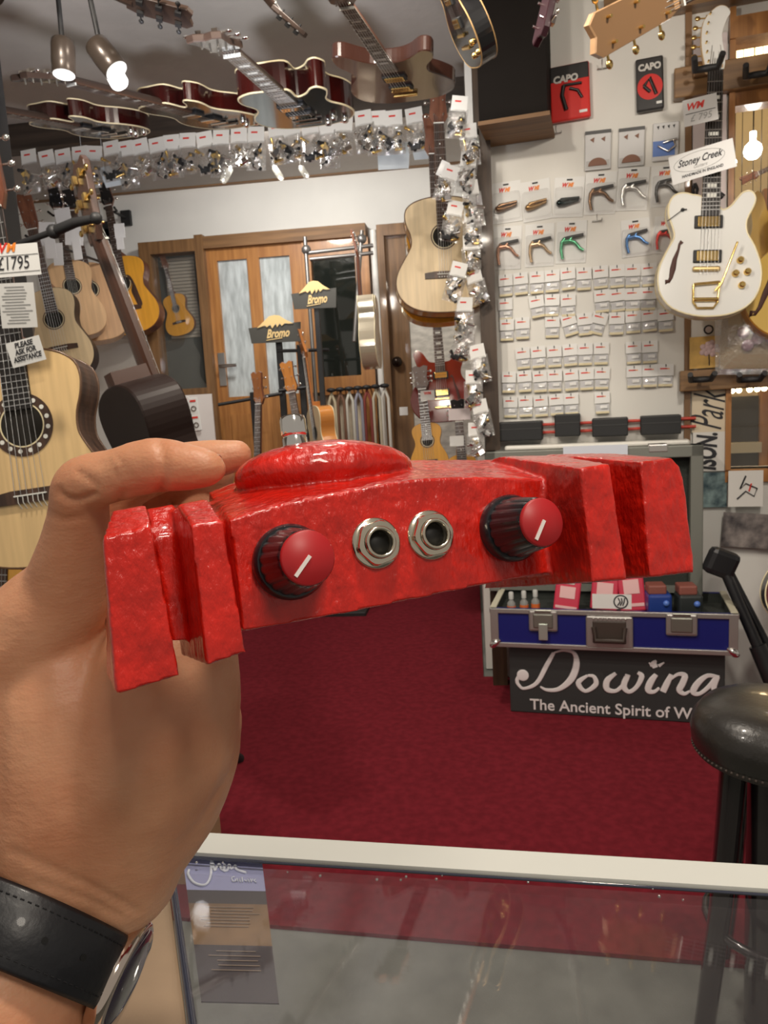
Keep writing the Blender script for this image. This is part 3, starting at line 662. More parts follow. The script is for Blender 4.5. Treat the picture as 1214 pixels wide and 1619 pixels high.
# yellow guitars behind the white one
YEL = mat('yellow_lacquer', (.75, .50, .12), .25, coat=.6)
guitar('electric_guitar', 'yellow guitar directly behind the right horn of the white electric guitar', W(1200, 500, 2.95), W(1285, 90, 2.95), Vector((-.1, -1, 0)), 'es', top=YEL, side=CREAM, half=.14, tuners=False, strings=False, bridge=False, neckm=TAN)
guitar('electric_guitar', 'yellow guitar cut off by the right edge, beside the white electric guitar', W(1246, 540, 2.7), W(1350, 50, 2.7), Vector((-.1, -1, 0)), 'es', top=YEL, side=mat('orange_side', (.55, .25, .04), .25, coat=.6), half=.16, fholes=2, bridge=False)
guitar('acoustic_guitar', 'dark red guitar standing at the right edge near the floor', W(1292, 1000, 2.5), W(1340, 560, 2.5), Vector((-.2, -1, 0)), 'acoustic', top=mat('oxblood', (.09, .010, .010), .15, coat=.8), side=BLACK, binding=CREAM, hole=False)
guitar('acoustic_guitar', 'orange brown guitar low at the left edge, below the big classical guitar', W(-2, 1165, 2.2), W(20, 610, 2.2), Vector((.2, -1, 0)), 'acoustic', top=AMBER, side=MAHOG)

guitar('acoustic_guitar', 'dark level guitar beyond the right window glass, standing in for guitars reflected in it', RW.hit(1330, 215, -.35), RW.hit(1168, 290, -.35), Vector((-.2, -1, 0)), top=DKBROWN, side=DKBROWN, half=.16)  # added beyond the window in place of reflections in its pane

def wallpeg(px, py, Z, label):
    p = W(px, py, Z); b = MB(); b.rbox((p.x, FARY-.02, p.z), (.07, .03, .10), .004); b.tube([(p.x, FARY-.02, p.z), p+Vector((0, .02, 0))], .008, 8)
    for s in (-1, 1): b.tube([p+Vector((0, .02, 0)), p+Vector((s*.03, .0, 0)), p+Vector((s*.034, -.045, .012))], .007, 8)
    tag(b.build('guitar_hanger', BLACKM), label, 'guitar hanger')
wallpeg(58, 378, 4.02, 'black wall hanger holding the small pale classical guitar')
wallpeg(91, 340, 4.57, 'black wall hanger holding the plain tan guitar')
wallpeg(114, 340, 4.77, 'black wall hanger holding the brownish tan guitar')
wallpeg(178, 334, 4.97, 'black wall hanger holding the amber guitar')
wallpeg(686, 462, 4.32, 'black wall hanger holding the cherry red electric guitar')
# ================================================================ PACKETS
PLAS = clearmat('clear_pouch', (.8, .8, .78), .04, .12)
SHINY = clearmat('crinkled_cellophane', (.8, .8, .78), .22, .10)
nt = SHINY.node_tree
tx = nt.nodes.new('ShaderNodeTexNoise'); tx.inputs['Scale'].default_value = 90; bp = nt.nodes.new('ShaderNodeBump'); bp.inputs['Strength'].default_value = 1; bp.inputs['Distance'].default_value = .004
tcn = nt.nodes.new('ShaderNodeTexCoord'); nt.links.new(tcn.outputs['Object'], tx.inputs['Vector']); nt.links.new(tx.outputs[0], bp.inputs['Height'])
for n in nt.nodes:
    if n.type == 'BSDF_GLOSSY': nt.links.new(bp.outputs[0], n.inputs['Normal'])
CARDW = mat('card_white', (.74, .74, .72), .5)
BONE = mat('bone_cream', (.66, .58, .38), .4)
ORD = ['first', 'second', 'third', 'fourth', 'fifth', 'sixth', 'seventh', 'eighth', 'ninth', 'tenth', 'eleventh', 'twelfth', 'thirteenth', 'fourteenth', 'fifteenth', 'sixteenth', 'seventeenth', 'eighteenth', 'nineteenth', 'twentieth', 'twenty-first', 'twenty-second', 'twenty-third', 'twenty-fourth', 'twenty-fifth', 'twenty-sixth', 'twenty-seventh', 'twenty-eighth']
def pouch_mesh(b, w, z1, z0, t, seed):
    rnd = random.Random(seed); nx, nz = 6, 7; vs = []; fs = []
    for side in (0, 1):
        for j in range(nz+1):
            for i in range(nx+1):
                u, v = i/nx, j/nz; e = math.sin(PI*u)**.6*math.sin(PI*v)**.6 if 0 < u < 1 and 0 < v < 1 else 0
                y = (-1 if side == 0 else .3)*t*e+rnd.uniform(-.0015, .0015)*(e > 0)
                vs.append(((u-.5)*w, y, z1+(z0-z1)*v))
    o = (nx+1)*(nz+1)
    for j in range(nz):
        for i in range(nx):
            a = j*(nx+1)+i; q = (a, a+1, a+nx+2, a+nx+1); fs.append(q[::-1]); fs.append(tuple(o+k for k in q))
    b.add(vs, fs, 0, False)
def small_packet():
    r = thing('parts_packet', 'x', 'packet')
    b = MB(); b.box((0, -.004, -.0225), (.058, .0015, .045), 0); b.box((-.008, -.0052, -.018), (.026, .0006, .005), 1); b.box((.006, -.0052, -.0185), (.016, .0006, .003), 2)
    b.box((0, -.0058, -.006), (.003, .002, .010), 3)
    b.build('header_card', [CARDW, REDINK, ORINK, BLACKM], r)
    b = MB(); pouch_mesh(b, .060, -.044, -.090, .009, 3); b.build('clear_pouch', PLAS, r)
    b = MB(); b.rbox((0, -.004, -.082), (.052, .007, .010), .002, 0); b.box((.006, -.0085, -.060), (.026, .001, .012), 1); b.box((0, -.002, -.064), (.050, .002, .030), 2)
    b.build('contents', [BONE, CARDW, mat('pouch_lining', (.56, .56, .58), .5)], r)
    regkids(r); return r
proto = small_packet(); used = [False]
ROWS = [([105, 193, 290, 378, 467, 563, 658, 755, 848, 940], [125, 115, 108, 100, 85, 85, 75, 70, 65, 60], 'top'),
        ([105, 283, 380, 470, 665, 755, 848, 940], [265, 250, 240, 240, 215, 210, 205, 200], 'second'),
        ([115, 205, 380, 465, 565, 665, 755, 848, 940, 1035], [385, 375, 365, 355, 350, 345, 345, 335, 325, 325], 'third'),
        ([205, 295, 390, 480, 570, 665, 850, 945], [550, 543, 538, 530, 525, 520, 515, 510], 'fourth'),
        ([128, 215, 305, 393, 485, 577, 670, 855, 948, 1040], [690, 685, 685, 680, 675, 670, 665, 655, 650, 645], 'fifth'),
        ([137, 222, 310, 400, 487, 668], [835, 830, 828, 820, 815, 808], 'bottom')]
for xs, ys, rn in ROWS:
    for i, (x, y) in enumerate(zip(xs, ys)):
        o = proto if not used[0] else copy_tree(proto); used[0] = True
        rot = random.uniform(-.05, .05)
        if rn == 'third' and i == 3: rot = -.22
        if rn == 'third' and i == 5: rot = .3
        if rn == 'second' and i == 1: rot = -.12
        o.matrix_world = RW.mat(RW.hit(770+x*.2718, 400+y*.2718, .02), rot, random.uniform(-.05, .05))
        tag(o, 'small white headed parts packet, %s from the left in the %s row of small packets' % (ORD[i], rn), 'packet', 'small parts packets on the white board')
# --- bags with shiny hardware under the beam and down the post
def bag(seed):
    rnd = random.Random(seed); r = thing('hardware_bag', 'x', 'packet')
    b = MB(); b.box((0, -.003, -.028), (.062, .0015, .056), 0); b.box((-.006, -.0042, -.020), (.024, .0006, .006), 1)
    b.build('header_card', [CARDW, REDINK], r)
    b = MB(); L = rnd.choice((.10, .12, .085)); pouch_mesh(b, .075, -.045, -.055-L, .022, seed); b.build('clear_bag', SHINY, r)
    b = MB()
    for k in range(rnd.choice((11, 14, 17))):
        c = (rnd.uniform(-.025, .025), rnd.uniform(-.016, -.004), -.055-rnd.uniform(.2, .95)*L)
        R = Matrix.Rotation(rnd.uniform(0, 6), 3, 'Y') @ Matrix.Rotation(rnd.uniform(-.6, .6), 3, 'X'); mi = rnd.choice((0, 0, 0, 1, 2))
        if rnd.random() < .5: b.rbox(c, (rnd.uniform(.010, .026), .009, rnd.uniform(.010, .032)), .002, mi, R)
        else:
            d = R @ Vector((0, 0, rnd.uniform(.01, .02))); b.tube([Vector(c)-d, Vector(c)+d], rnd.uniform(.003, .006), 8, mi); b.sphere(Vector(c)+d, .007, 8, mi)
    b.build('metal_hardware', [CHROME, GOLD, BLACKM], r)
    regkids(r); return r
bags = [bag(s) for s in range(6)]; fresh = [True]*6
def putbag(M, label, group, k):
    if fresh[k]: o = bags[k]; fresh[k] = False
    else: o = copy_tree(bags[k])
    o.matrix_world = M; tag(o, label, 'packet', group); return o
bx = [45, 72, 99, 126, 150, 175, 197, 220, 247, 271, 297, 322, 350, 378, 405, 436, 459, 489, 517, 545, 573, 596, 622, 653]
for i, x in enumerate(bx):
    y = 243-(x-38)*.119+random.uniform(-2, 2)+(-3 if i % 5 == 0 else 0)
    M = BF.mat(BF.hit(x, y, .02), random.uniform(-.12, .12), random.uniform(-.2, .0)) @ Matrix.Scale(1.30, 4)
    putbag(M, 'white headed hardware bag under the ceiling beam, %s from the left of the row' % ORD[i], 'hardware bags along the ceiling beam', i*5 % 6)
# second, lower line of tubes and trinkets hanging in front of the rail
def trinket(px, py, px2, py2, r, m, name, label, cat, Z=3.8):
    b = MB(); A, B = W(px, py, Z), W(px2, py2, Z); d = (B-A)
    b.tube([A, Vector((A.x, A.y, CEILZ))], .001, 4); b.tube([A, A+d*.12, A+d*.15, A+d*.85, A+d*.88, B], [r*.5, r*.5, r, r, r*.8, r*.8], 10); return tag(b.build(name, m), label, cat, 'slides hanging in front of the picture rail')
SLIDE = clearmat('slide_glass', (.7, .68, .6), .2, .25)
trinket(365, 262, 352, 288, .02, SLIDE, 'glass_slide', 'clear tube hanging left of the rail middle, largest of three slides', 'guitar slide')
trinket(432, 262, 446, 284, .016, SLIDE, 'glass_slide', 'clear tube hanging tilted in front of the rail, middle of three slides', 'guitar slide')
trinket(474, 262, 486, 281, .016, SLIDE, 'glass_slide', 'clear tube hanging tilted in front of the rail, rightmost of three slides', 'guitar slide')
PF = Frame((0, POSTY-.06, 0), (1, 0, 0))
posts = [(728, 152, .1, 'topmost'), (740, 196, -.1, ''), (742, 240, .1, ''), (716, 262, .4, ''), (742, 286, -.05, ''), (745, 328, .03, ''), (722, 318, .2, ''), (744, 372, -.05, ''), (728, 415, .2, ''), (746, 425, -.2, ''), (735, 470, .1, ''), (742, 512, .3, ''), (752, 545, -.2, ''), (748, 585, .1, ''), (756, 632, -.1, ''), (752, 668, .1, '')]
posts.sort(key=lambda a: a[1])
for i, (x, y, r, _) in enumerate(posts):
    M = PF.mat(PF.hit(x, y, .0 if x > 735 else .02), r+random.uniform(-.1, .1)) @ Matrix.Scale(.98, 4)
    putbag(M, 'shiny hardware bag hanging on the dark post, %s from the top of the column' % ORD[i], 'hardware bags down the dark post', (i*7+2) % 6)
# two bright blank cards and a blue sheet among the bags
GLOWC = mat('bluish_white_card', (.78, .86, .92), .3)
for (pts, lb, Z) in (([(596, 228), (648, 224), (646, 266), (598, 269)], 'bright bluish white sheet hanging under the beam near the packet post', 3.75),
                 ([(652, 240), (688, 222), (690, 250), (655, 253)], 'small pale blue sheet beside the bright sheet under the beam', 3.78),
                 ([(155, 266), (172, 262), (203, 290), (168, 297)], 'pale blue sheet hanging under the beam above the black headstocks', 3.8),
                 ([(125, 276), (140, 274), (160, 296), (122, 300)], 'greenish white card hanging under the beam at left, beside the pale blue sheet', 3.8)):
    b = MB(); P = [W(x, y, Z) for x, y in pts]; n_ = Vector((0, .003, 0)); b.add(P+[p+n_ for p in P], [(0, 1, 2, 3), (7, 6, 5, 4), (0, 4, 5, 1), (1, 5, 6, 2), (2, 6, 7, 3), (3, 7, 4, 0)])
    t0 = (P[0]+P[1])/2; b.tube([t0, Vector((t0.x, t0.y, CEILZ))], .001, 4); tag(b.build('hanging_sheet', GLOWC), lb, 'sheet')

# ================================================================ CAPOS ON THE BOARD
def capo_blister(px, py, pw, ph, rot, style, col, label, mt=None, off=.014):
    c = RW.hit(px, py, off); k = (RW.hit(px+pw/2, py, off)-RW.hit(px-pw/2, py, off)).length/pw
    w_, h_ = pw*k, ph*k
    r = thing('capo_packet', label, 'capo packet', RW.mat(c, rot), 'capos in white blister packs')
    b = MB(); b.rbox((0, 0, 0), (w_, .003, h_), .001, 0); b.box((0, -.0025, h_*.43), (.022, .002, .006), 1)
    b.build('backing_card', [CARDW, BLACKM], r)
    text(r, 'W', h_*.135, (-w_*.17, -.003, h_*.30), REDINK, 'logo', shear=.35, bold=.0012, width=w_*.2); text(r, 'MI', h_*.135, (w_*.03, -.003, h_*.30), ORINK, 'logo', shear=.35, bold=.0012, width=w_*.2)
    m_ = mt or mat('capo_'+col[0], col[1], .25, .75)
    b = MB(); y = -.016; u = w_; t = .0060*w_/.115
    if style == 'clip':
        b.tube([(-.30*u, y, -.17*h_), (-.22*u, y, -.08*h_), (.0, y, -.06*h_), (.36*u, y, -.04*h_)], [t*1.6, t*1.4, t, t*.9], 8)
        b.tube([(-.30*u, y, -.17*h_), (-.12*u, y, -.17*h_), (.1*u, y, -.14*h_), (.34*u, y, -.10*h_)], [t*1.9, t*1.6, t, t*.8], 8)
        b.sphere((-.29*u, y, -.16*h_), t*2.2, 10)
    else:
        b.tube([(-.22*u, y, .06*h_), (.0, y, .10*h_), (.40*u, y, .15*h_)], [t*1.5, t*1.2, t], 8, 1)
        b.tube([(-.20*u, y, .07*h_), (-.30*u, y, -.02*h_), (-.32*u, y, -.20*h_), (-.26*u, y, -.40*h_)], [t*1.6, t*1.3, t, t*.9], 8)
        b.tube([(.02*u, y, .10*h_), (-.04*u, y, .02*h_), (.14*u, y, -.03*h_), (.30*u, y, -.17*h_), (.42*u, y, -.22*h_)], [t*1.1, t*1.5, t*1.2, t, t*.8], 8)
        b.tube([(-.26*u, y, .0), (-.04*u, y, .02*h_)], t*1.5, 8)
    b.build('capo', [m_, BLACKM], r)
    b = MB(); b.rbox((0, -.014, -.10*h_), (w_*.90, .022, h_*.66), .007); b.build('blister', clearmat('blister_plastic', (.8, .8, .78), .03, .05), r)
    return r
BRZ = ('bronze', (.22, .12, .06)); BR2 = ('antique', (.40, .24, .10)); SILV_ = ('silver', (.7, .7, .68)); GUN = ('gunmetal', (.06, .06, .06)); BLK = ('black', (.02, .03, .03)); GRN = ('green', (.10, .42, .22)); BLU = ('blue', (.08, .22, .50)); REDC = ('red', (.7, .05, .04)); CHM = ('champagne', (.6, .42, .25)); ROSC = ('rose', (.55, .28, .18))
for a in ((801, 320, 47, 62, -.02, 'clip', BRZ, 'bronze clip shaped capo in a white blister pack, far left of the long row'),
          (848, 317, 46, 62, -.06, 'clip', BR2, 'tan wood coloured clip shaped capo in a white blister pack, second of the long row'),
          (899, 312, 48, 62, .08, 'clip', BLK, 'black clip shaped capo in a white blister pack'),
          (949, 306, 50, 66, .07, 'trig', BRZ, 'dark bronze spring capo in a white blister pack, below the grey topped pick cards'),
          (1000, 299, 50, 68, .09, 'trig', SILV_, 'bright chrome spring capo in a white blister pack'),
          (1052, 294, 46, 66, .04, 'trig', GUN, 'gunmetal black spring capo in a white blister pack beside the white guitar neck'),
          (802, 392, 44, 66, .06, 'trig', ROSC, 'rose pink spring capo in a white blister pack, lower left'),
          (853, 388, 46, 66, .04, 'trig', CHM, 'champagne gold spring capo in a white blister pack, beside the rose pink one'),
          (903, 383, 48, 66, .06, 'trig', GRN, 'green spring capo in a white blister pack'),
          (1005, 376, 46, 60, -.03, 'trig', BLU, 'blue spring capo in a white blister pack'),
          (1052, 372, 40, 60, .12, 'trig', REDC, 'red spring capo in a white blister pack half behind the white guitar')):
    capo_blister(*a)
# three pick packs above
PICKBR = mat('felt_brown', (.22, .10, .06), .6); BLUEC = mat('blue_card', (.12, .22, .55), .5)
for i, (x, y, lb) in enumerate(((945, 238, 'pale pack with a brown half moon pad and grey header, left of two'), (998, 233, 'pale pack with a brown half moon pad and grey header, right of two'), (1052, 224, 'white pack with blue lower half and a metal capo, above the gunmetal capo'))):
    off = .02; c = RW.hit(x, y, off); k = (RW.hit(x+20, y, off)-RW.hit(x-20, y, off)).length/40; w_, h_ = 41*k, 60*k
    r = thing('pick_packet' if i < 2 else 'capo_packet', lb, 'packet', RW.mat(c, .03))
    b = MB(); b.rbox((0, 0, 0), (w_, .010, h_), .003, 0)
    if i < 2: b.box((0, -.0006, h_*.46), (w_*1.0, .011, h_*.09), 1); b.box((0, -.0055, -h_*.36), (w_*.9, .001, h_*.2), 2)
    else: b.box((-w_*.06, -.0055, -h_*.18), (w_*.85, .001, h_*.40), 3)
    b.build('pack_card', [mat('pack_grey', (.60, .60, .60), .4), mat('pack_header', (.06, .06, .06), .4), mat('pack_lower', (.45, .45, .44), .4), BLUEC], r)
    if i < 2:
        b = MB(); P = [(w_*.36*math.cos(q*PI/12), -h_*.40+h_*.20*math.sin(q*PI/12)) for q in range(13)]; b.prism(P, -.010, -.0055); b.build('half_moon_pad', PICKBR, r)
        for sx in (-.22, .2):
            b = MB(); b.prism([(w_*(sx-.08), h_*.28), (w_*(sx+.08), h_*.33), (w_*(sx+.06), h_*.20)], -.008, -.0055); b.build('pick', PICKBR, r)
    else:
        b = MB(); u = w_; y_ = -.012; b.tube([(-.1*u, y_, -.05*h_), (.2*u, y_, 0), (.42*u, y_, .02*h_)], .004, 8); b.tube([(.3*u, y_, 0), (.36*u, y_, -.15*h_), (.1*u, y_, -.28*h_), (-.3*u, y_, -.12*h_)], .004, 8); b.build('capo', CHROME, r)
        for q in range(4):
            b = MB(); b.prism([(w_*(-.3+q*.2-.05), h_*.40), (w_*(-.3+q*.2+.05), h_*.42), (w_*(-.3+q*.2+.02), h_*.32)], -.007, -.0055); b.build('pick', BLACKM, r)
# two large capo boxes
RED1 = mat('pack_red', (.62, .025, .02), .3); BLK1 = mat('pack_black', (.02, .018, .018), .35); LOGOG = mat('logo_grey_white', (.62, .60, .56), .3)
for i, (x, y, pw, ph, lb) in enumerate(((901, 147, 62, 84, 'red and black CAPO package hanging beside the dark cupboard end'), (1027, 134, 43, 82, 'black CAPO package with a red disc, above the blue lower pack'))):
    off = .03; c = RW.hit(x, y, off); k = (RW.hit(x+20, y, off)-RW.hit(x-20, y, off)).length/40; w_, h_ = pw*k, ph*k
    r = thing('capo_package', lb, 'capo package', RW.mat(c, -.02)); yy = -.013
    b = MB(); b.rbox((0, 0, 0), (w_, .024, h_), .006, 0)
    b.build('package_body', [RED1 if i == 0 else BLK1], r)
    if i == 0: b = MB(); b.rbox((0, -.0008, h_*.345), (w_*.985, .024, h_*.30), .005, 0); b.build('black_band', BLK1, r)
    else: b = MB(); b.lathe([(w_*.46, 0), (w_*.46, .001)], 32, 0, Matrix.Translation((0, yy+.001, -h_*.06)) @ Matrix.Rotation(PI/2, 4, 'X')); b.build('red_disc', RED1, r)
    text(r, 'CAPO', h_*.17, (-w_*.10 if i == 0 else 0, yy-.001, h_*(.24 if i == 0 else .31)), LOGOG, shear=.1 if i == 0 else 0, bold=.0015, width=w_*(.62 if i == 0 else .82))
    b = MB(); y = yy-.003; t = .008
    if i == 0: b.tube([(-.15*w_, y, .13*h_), (.30*w_, y, .12*h_)], t*.6, 8); b.tube([(-.15*w_, y, .12*h_), (-.2*w_, y, -.05*h_), (-.10*w_, y, -.32*h_)], t, 8); b.tube([(0, y, .06*h_), (.2*w_, y, .0), (.30*w_, y, -.14*h_)], t*.7, 8)
    else: b.tube([(-.22*w_, y, -.04*h_), (0, y, .10*h_), (.22*w_, y, -.22*h_)], t*.8, 8); b.tube([(-.22*w_, y, -.04*h_), (.0, y, -.16*h_)], t*.8, 8)
    b.build('capo_picture', BLK1 if i == 0 else BLK1, r)
    b = MB(); b.rbox((w_*.32, yy, -h_*.38), (w_*.2, .001, h_*.05), .0004); b.build('white_sticker', CARDW, r)
# empty wire hooks on the board
for i, (x, y, lb) in enumerate(((790, 222, 'bare wire hook at the left of the empty upper board'), (831, 220, 'bare wire hook, second along the empty upper board'), (880, 212, 'bare wire hook under the red CAPO package'), (952, 110, 'bare wire hook between the two CAPO packages'), (944, 350, 'bare wire hook in the gap between green and blue capos'))):
    p = RW.hit(x, y, .01); k = RW.X; b = MB(); b.tube([p, p-RW.Y*.05, p-RW.Y*.06+RW.Z*.015], .002, 6); b.tube([p-RW.X*.018, p-RW.Y*.012-RW.X*.018, p-RW.Y*.012+RW.X*.018, p+RW.X*.018+Vector((0, 0, .012))], .002, 6)
    tag(b.build('wall_hook', STEEL), lb, 'hook')
# red rods and black boxes above the heater
b = MB()
for py in (672, 684):
    A, B_ = RW.hit(775, py+3, .03), RW.hit(1100, py-13, .03)
    B_.z = A.z; b.tube([A, B_], .006, 8)
tag(b.build('wall_rack', mat('red_metal', (.55, .05, .03), .4)), 'two thin red rails along the foot of the white board', 'rack')
for i, (x0, x1, y0, y1, lb) in enumerate(((787, 857, 667, 697, 'wide black box on the red rails, leftmost'), (877, 917, 655, 690, 'narrowest and tallest black box on the red rails'), (936, 993, 661, 690, 'black box on the red rails, third from left'), (1013, 1077, 657, 687, 'black box on the red rails nearest the window post'))):
    off = .09; A = RW.loc(x0, y1, off); B_ = RW.loc(x1, y1, off); z1 = RW.loc((x0+x1)/2, y0, off).z; z0 = RW.loc((x0+x1)/2, y1, off).z
    b = MB(); b.rbox((0, 0, (z1-z0)/2), (B_.x-A.x, .075, z1-z0), .004); b.box((0, -.038, (z1-z0)*.62), ((B_.x-A.x)*.98, .002, .003), 1)
    o = b.build('black_box', [BLACKM, mat('box_seam', (.05, .05, .05), .4)]); o.matrix_world = RW.mat(RW.world((A.x+B_.x)/2, -.052, z0)); tag(o, lb, 'box', 'black boxes on the red rails')
# heater under the board
HZ = RW.loc(900, 702, .10).z
xa, xb_ = RW.loc(796, 700, .1).x, RW.loc(1092, 700, .1).x
r = thing('wall_heater', 'white wall heater with a HEATER NOT IN USE notice, behind the open blue case', 'heater', RW.mat(RW.world((xa+xb_)/2, -.05, 0)))
b = MB(); b.rbox((0, 0, HZ-.2), (xb_-xa, .07, .4), .01); b.box((0, -.036, HZ-.1), ((xb_-xa)*.9, .004, .02), 0); b.build('heater_body', mat('heater_cream', (.74, .72, .66), .4), r)
hp = RW.loc(935, 700, .15)
text(r, 'HEATER NOT IN USE', .032, (hp.x-(xa+xb_)/2, -.0365, HZ-.028), mat('faint_ink', (.25, .22, .2), .6), bold=.0008, width=.27)

# ================================================================ THE OPEN CASE ON ITS STAND
off = .42
k = (RW.hit(1000, 1000, off)-RW.hit(900, 1000, off)).length/100
A = RW.loc(777, 1010, off); B_ = RW.loc(1166, 1010, off); zc0 = RW.loc(970, 1029, off).z; zc1 = RW.loc(970, 966, off).z
cx = (A.x+B_.x)/2; cw = B_.x-A.x; ch = zc1-zc0; cdp = .30
ALU = mat('aluminium_trim', (.50, .48, .46), .35, .8); BLUEP = mat('blue_laminate', (.008, .012, .14), .35); FOAM = mat('dark_foam', (.03, .035, .03), .95, bump=1, bscale=70)
r = thing('flight_case', 'open blue flight case with aluminium corners and lifted lid, full of string packs', 'case', RW.mat(RW.world(cx, -off, zc0)))
CASE = r
b = MB(); t_ = .012
b.box((0, t_/2, ch/2), (cw, t_, ch)); b.box((0, cdp-t_/2, ch/2), (cw, t_, ch)); b.box((-cw/2+t_/2, cdp/2, ch/2), (t_, cdp, ch)); b.box((cw/2-t_/2, cdp/2, ch/2), (t_, cdp, ch)); b.box((0, cdp/2, t_/2), (cw, cdp, t_))
b.build('case_base', BLUEP, r)
b = MB(); e = .018
for z in (e/2, ch-e/2):
    b.rbox((0, -.002, z), (cw+.006, .010, e), .002); b.rbox((-cw/2, cdp/2, z), (.010, cdp, e), .002); b.rbox((cw/2, cdp/2, z), (.010, cdp, e), .002)
for sx in (-1, 1): b.rbox((sx*(cw/2-.014), -.002, ch/2), (.030, .011, ch), .002)
b.build('edge_trim', ALU, r)
b = MB(); b.rbox((-cw/2+.010, cdp/2, ch+.002), (.024, cdp-.01, .008), .002); b.rbox((cw/2-.010, cdp/2, ch+.002), (.024, cdp-.01, .008), .002); b.build('padded_rim', mat('cream_foam', (.5, .47, .36), .9), r)
b = MB(); b.box((0, cdp/2, ch*.70), (cw-.03, cdp-.03, .01)); 
for sx in (-1, 1): b.box((sx*(cw/2-t_-.003), cdp/2, ch*.55), (.006, cdp-.03, ch*.86))
b.box((0, cdp-t_-.003, ch*.55), (cw-.03, .006, ch*.86)); b.box((0, t_+.003, ch*.55), (cw-.03, .006, ch*.86))
b.build('foam_liner', FOAM, r)
for sx in (-1, 1):
    b = MB(); R_ = Matrix.Rotation(sx*.7, 3, 'Y'); b.sphere((sx*(cw/2-.012), -.006, .012), .016, 12, 0, (1.4, .7, .9), R_); b.tube([(sx*(cw/2-.035), -.008, .028), (sx*(cw/2+.0), -.012, .004)], .005, 8); b.build('corner_cap', CHROME, r)
lx = lambda px: RW.loc(px, 990, off).x-cx
for px in (859, 1077):
    b = MB(); b.rbox((lx(px), -.008, ch*.72), (.105, .008, ch*.52), .006); b.rbox((lx(px), -.013, ch*.72), (.072, .006, ch*.36), .004, 1)
    if px < 900: b.rbox((lx(px), -.018, ch*.45), (.034, .006, ch*.42), .003, 2)
    b.tube([(lx(px)-.03, -.012, ch*.98), (lx(px)+.03, -.012, ch*.98)], .007, 8, 1)
    b.build('latch', [ALU, mat('worn_steel', (.32, .32, .28), .35, .8), mat('pale_steel', (.55, .6, .55), .3, .7)], r)
b = MB(); hx = lx(963); b.rbox((hx, -.007, ch*.48), (.165, .006, ch*.80), .006, 0); b.rbox((hx, -.010, ch*.48), (.118, .006, ch*.56), .004, 1)
b.tube([(hx-.055, -.018, ch*.62), (hx-.05, -.026, ch*.30), (hx+.05, -.026, ch*.30), (hx+.055, -.018, ch*.62)], .009, 8, 1)
for i in range(8): b.sphere((hx-.055+i*.016, -.012, ch*.82), .004, 8, 0)
b.build('carry_handle', [ALU, mat('handle_brown', (.05, .035, .028), .5)], r)
# lid standing open
lz1 = RW.loc(1090, 702, off-cdp).z-zc0; lxa, lxb = RW.loc(772, 800, off-cdp).x-cx, RW.loc(1109, 800, off-cdp).x-cx
b = MB(); LT = mat('lid_grey', (.20, .205, .18), .5, .2)
b.box(((lxa+lxb)/2, cdp+.012, (lz1+ch)/2), (lxb-lxa, .01, lz1-ch), 1)
fwid = .045
b.rbox((lxa+fwid/2, cdp-.02, (lz1+ch)/2), (fwid, .07, lz1-ch), .004); b.rbox((lxb-fwid/2, cdp-.02, (lz1+ch)/2), (fwid, .07, lz1-ch), .004)
b.rbox(((lxa+lxb)/2, cdp-.02, lz1-fwid/2), (lxb-lxa, .07, fwid), .004); b.box(((lxa+lxb)/2, cdp-.01, ch+.012), (lxb-lxa, .05, .02))
lid = b.build('lid', [LT, FOAM], r)
b = MB(); b.rbox((lxb-.16, cdp-.02, lz1-.008), (.07, .074, .03), .004); b.build('lid_latch', ALU, lid)
b = MB(); b.box(((lxa+lxb)/2+.02, cdp-.062, lz1+.004-.02), (.24, .002, .055)); b.build('paper_strip', mat('bluish_paper', (.62, .66, .74), .5), lid)
# things in the case
def incase(px, py, dep): # place inside the case
    p = RW.loc(px, py, off-dep); return RW.mat(RW.world(p.x, p.y, zc0+ch*.74))
PINKR = mat('crimson_pack', (.55, .03, .07), .35); PINKL = mat('pink_label', (.75, .45, .45), .4)
for i, (x, y, dd, w_, h_, lb) in enumerate(((893, 935, .10, .095, .125, 'crimson string pack with pink label, left of the white card'), (953, 930, .15, .10, .13, 'crimson string pack behind the white card'), (1002, 925, .14, .095, .15, 'crimson and white string pack right of the white card'))):
    r = thing('string_pack', lb, 'string pack', incase(x, y, dd) @ Matrix.Rotation(random.uniform(-.15, .15), 4, 'Y') @ Matrix.Rotation(-.25, 4, 'X'), 'string packs in the open case')
    b = MB(); b.rbox((0, 0, h_/2), (w_, .03, h_), .006); b.build('pack_body', PINKR, r)
    b = MB(); b.box((0, -.016, h_*.62), (w_*.6, .002, h_*.36)); b.box((0, -.016, h_*.16), (w_*.85, .002, h_*.08)); b.build('label', PINKL, r)
    b = MB(); b.rbox((0, -.012, h_*.95), (w_*.5, .012, .02), .003); b.build('tab', mat('white_tab', (.7, .65, .6), .5), r)
for i, (x, y) in enumerate(((808, 945), (828, 942), (846, 938))):
    r = thing('small_bottle', 'tiny clear bottle with orange band in the case, %s from the left' % ORD[i], 'bottle', incase(x, y, .06+.02*i), 'small bottles in the open case')
    b = MB(); b.lathe([(.014, 0), (.016, .004), (.016, .045), (.008, .055), (.008, .062)], 14); b.build('bottle_body', mat('smoky_bottle', (.25, .25, .24), .15), r)
    b = MB(); b.lathe([(.0168, .014), (.0168, .034)], 14); b.build('orange_band', mat('orange_band', (.7, .16, .04), .4), r)
    b = MB(); b.lathe([(.0095, .060), (.0095, .085), (.007, .088)], 12); b.build('cap', mat('cap_grey', (.5, .5, .48), .3), r)
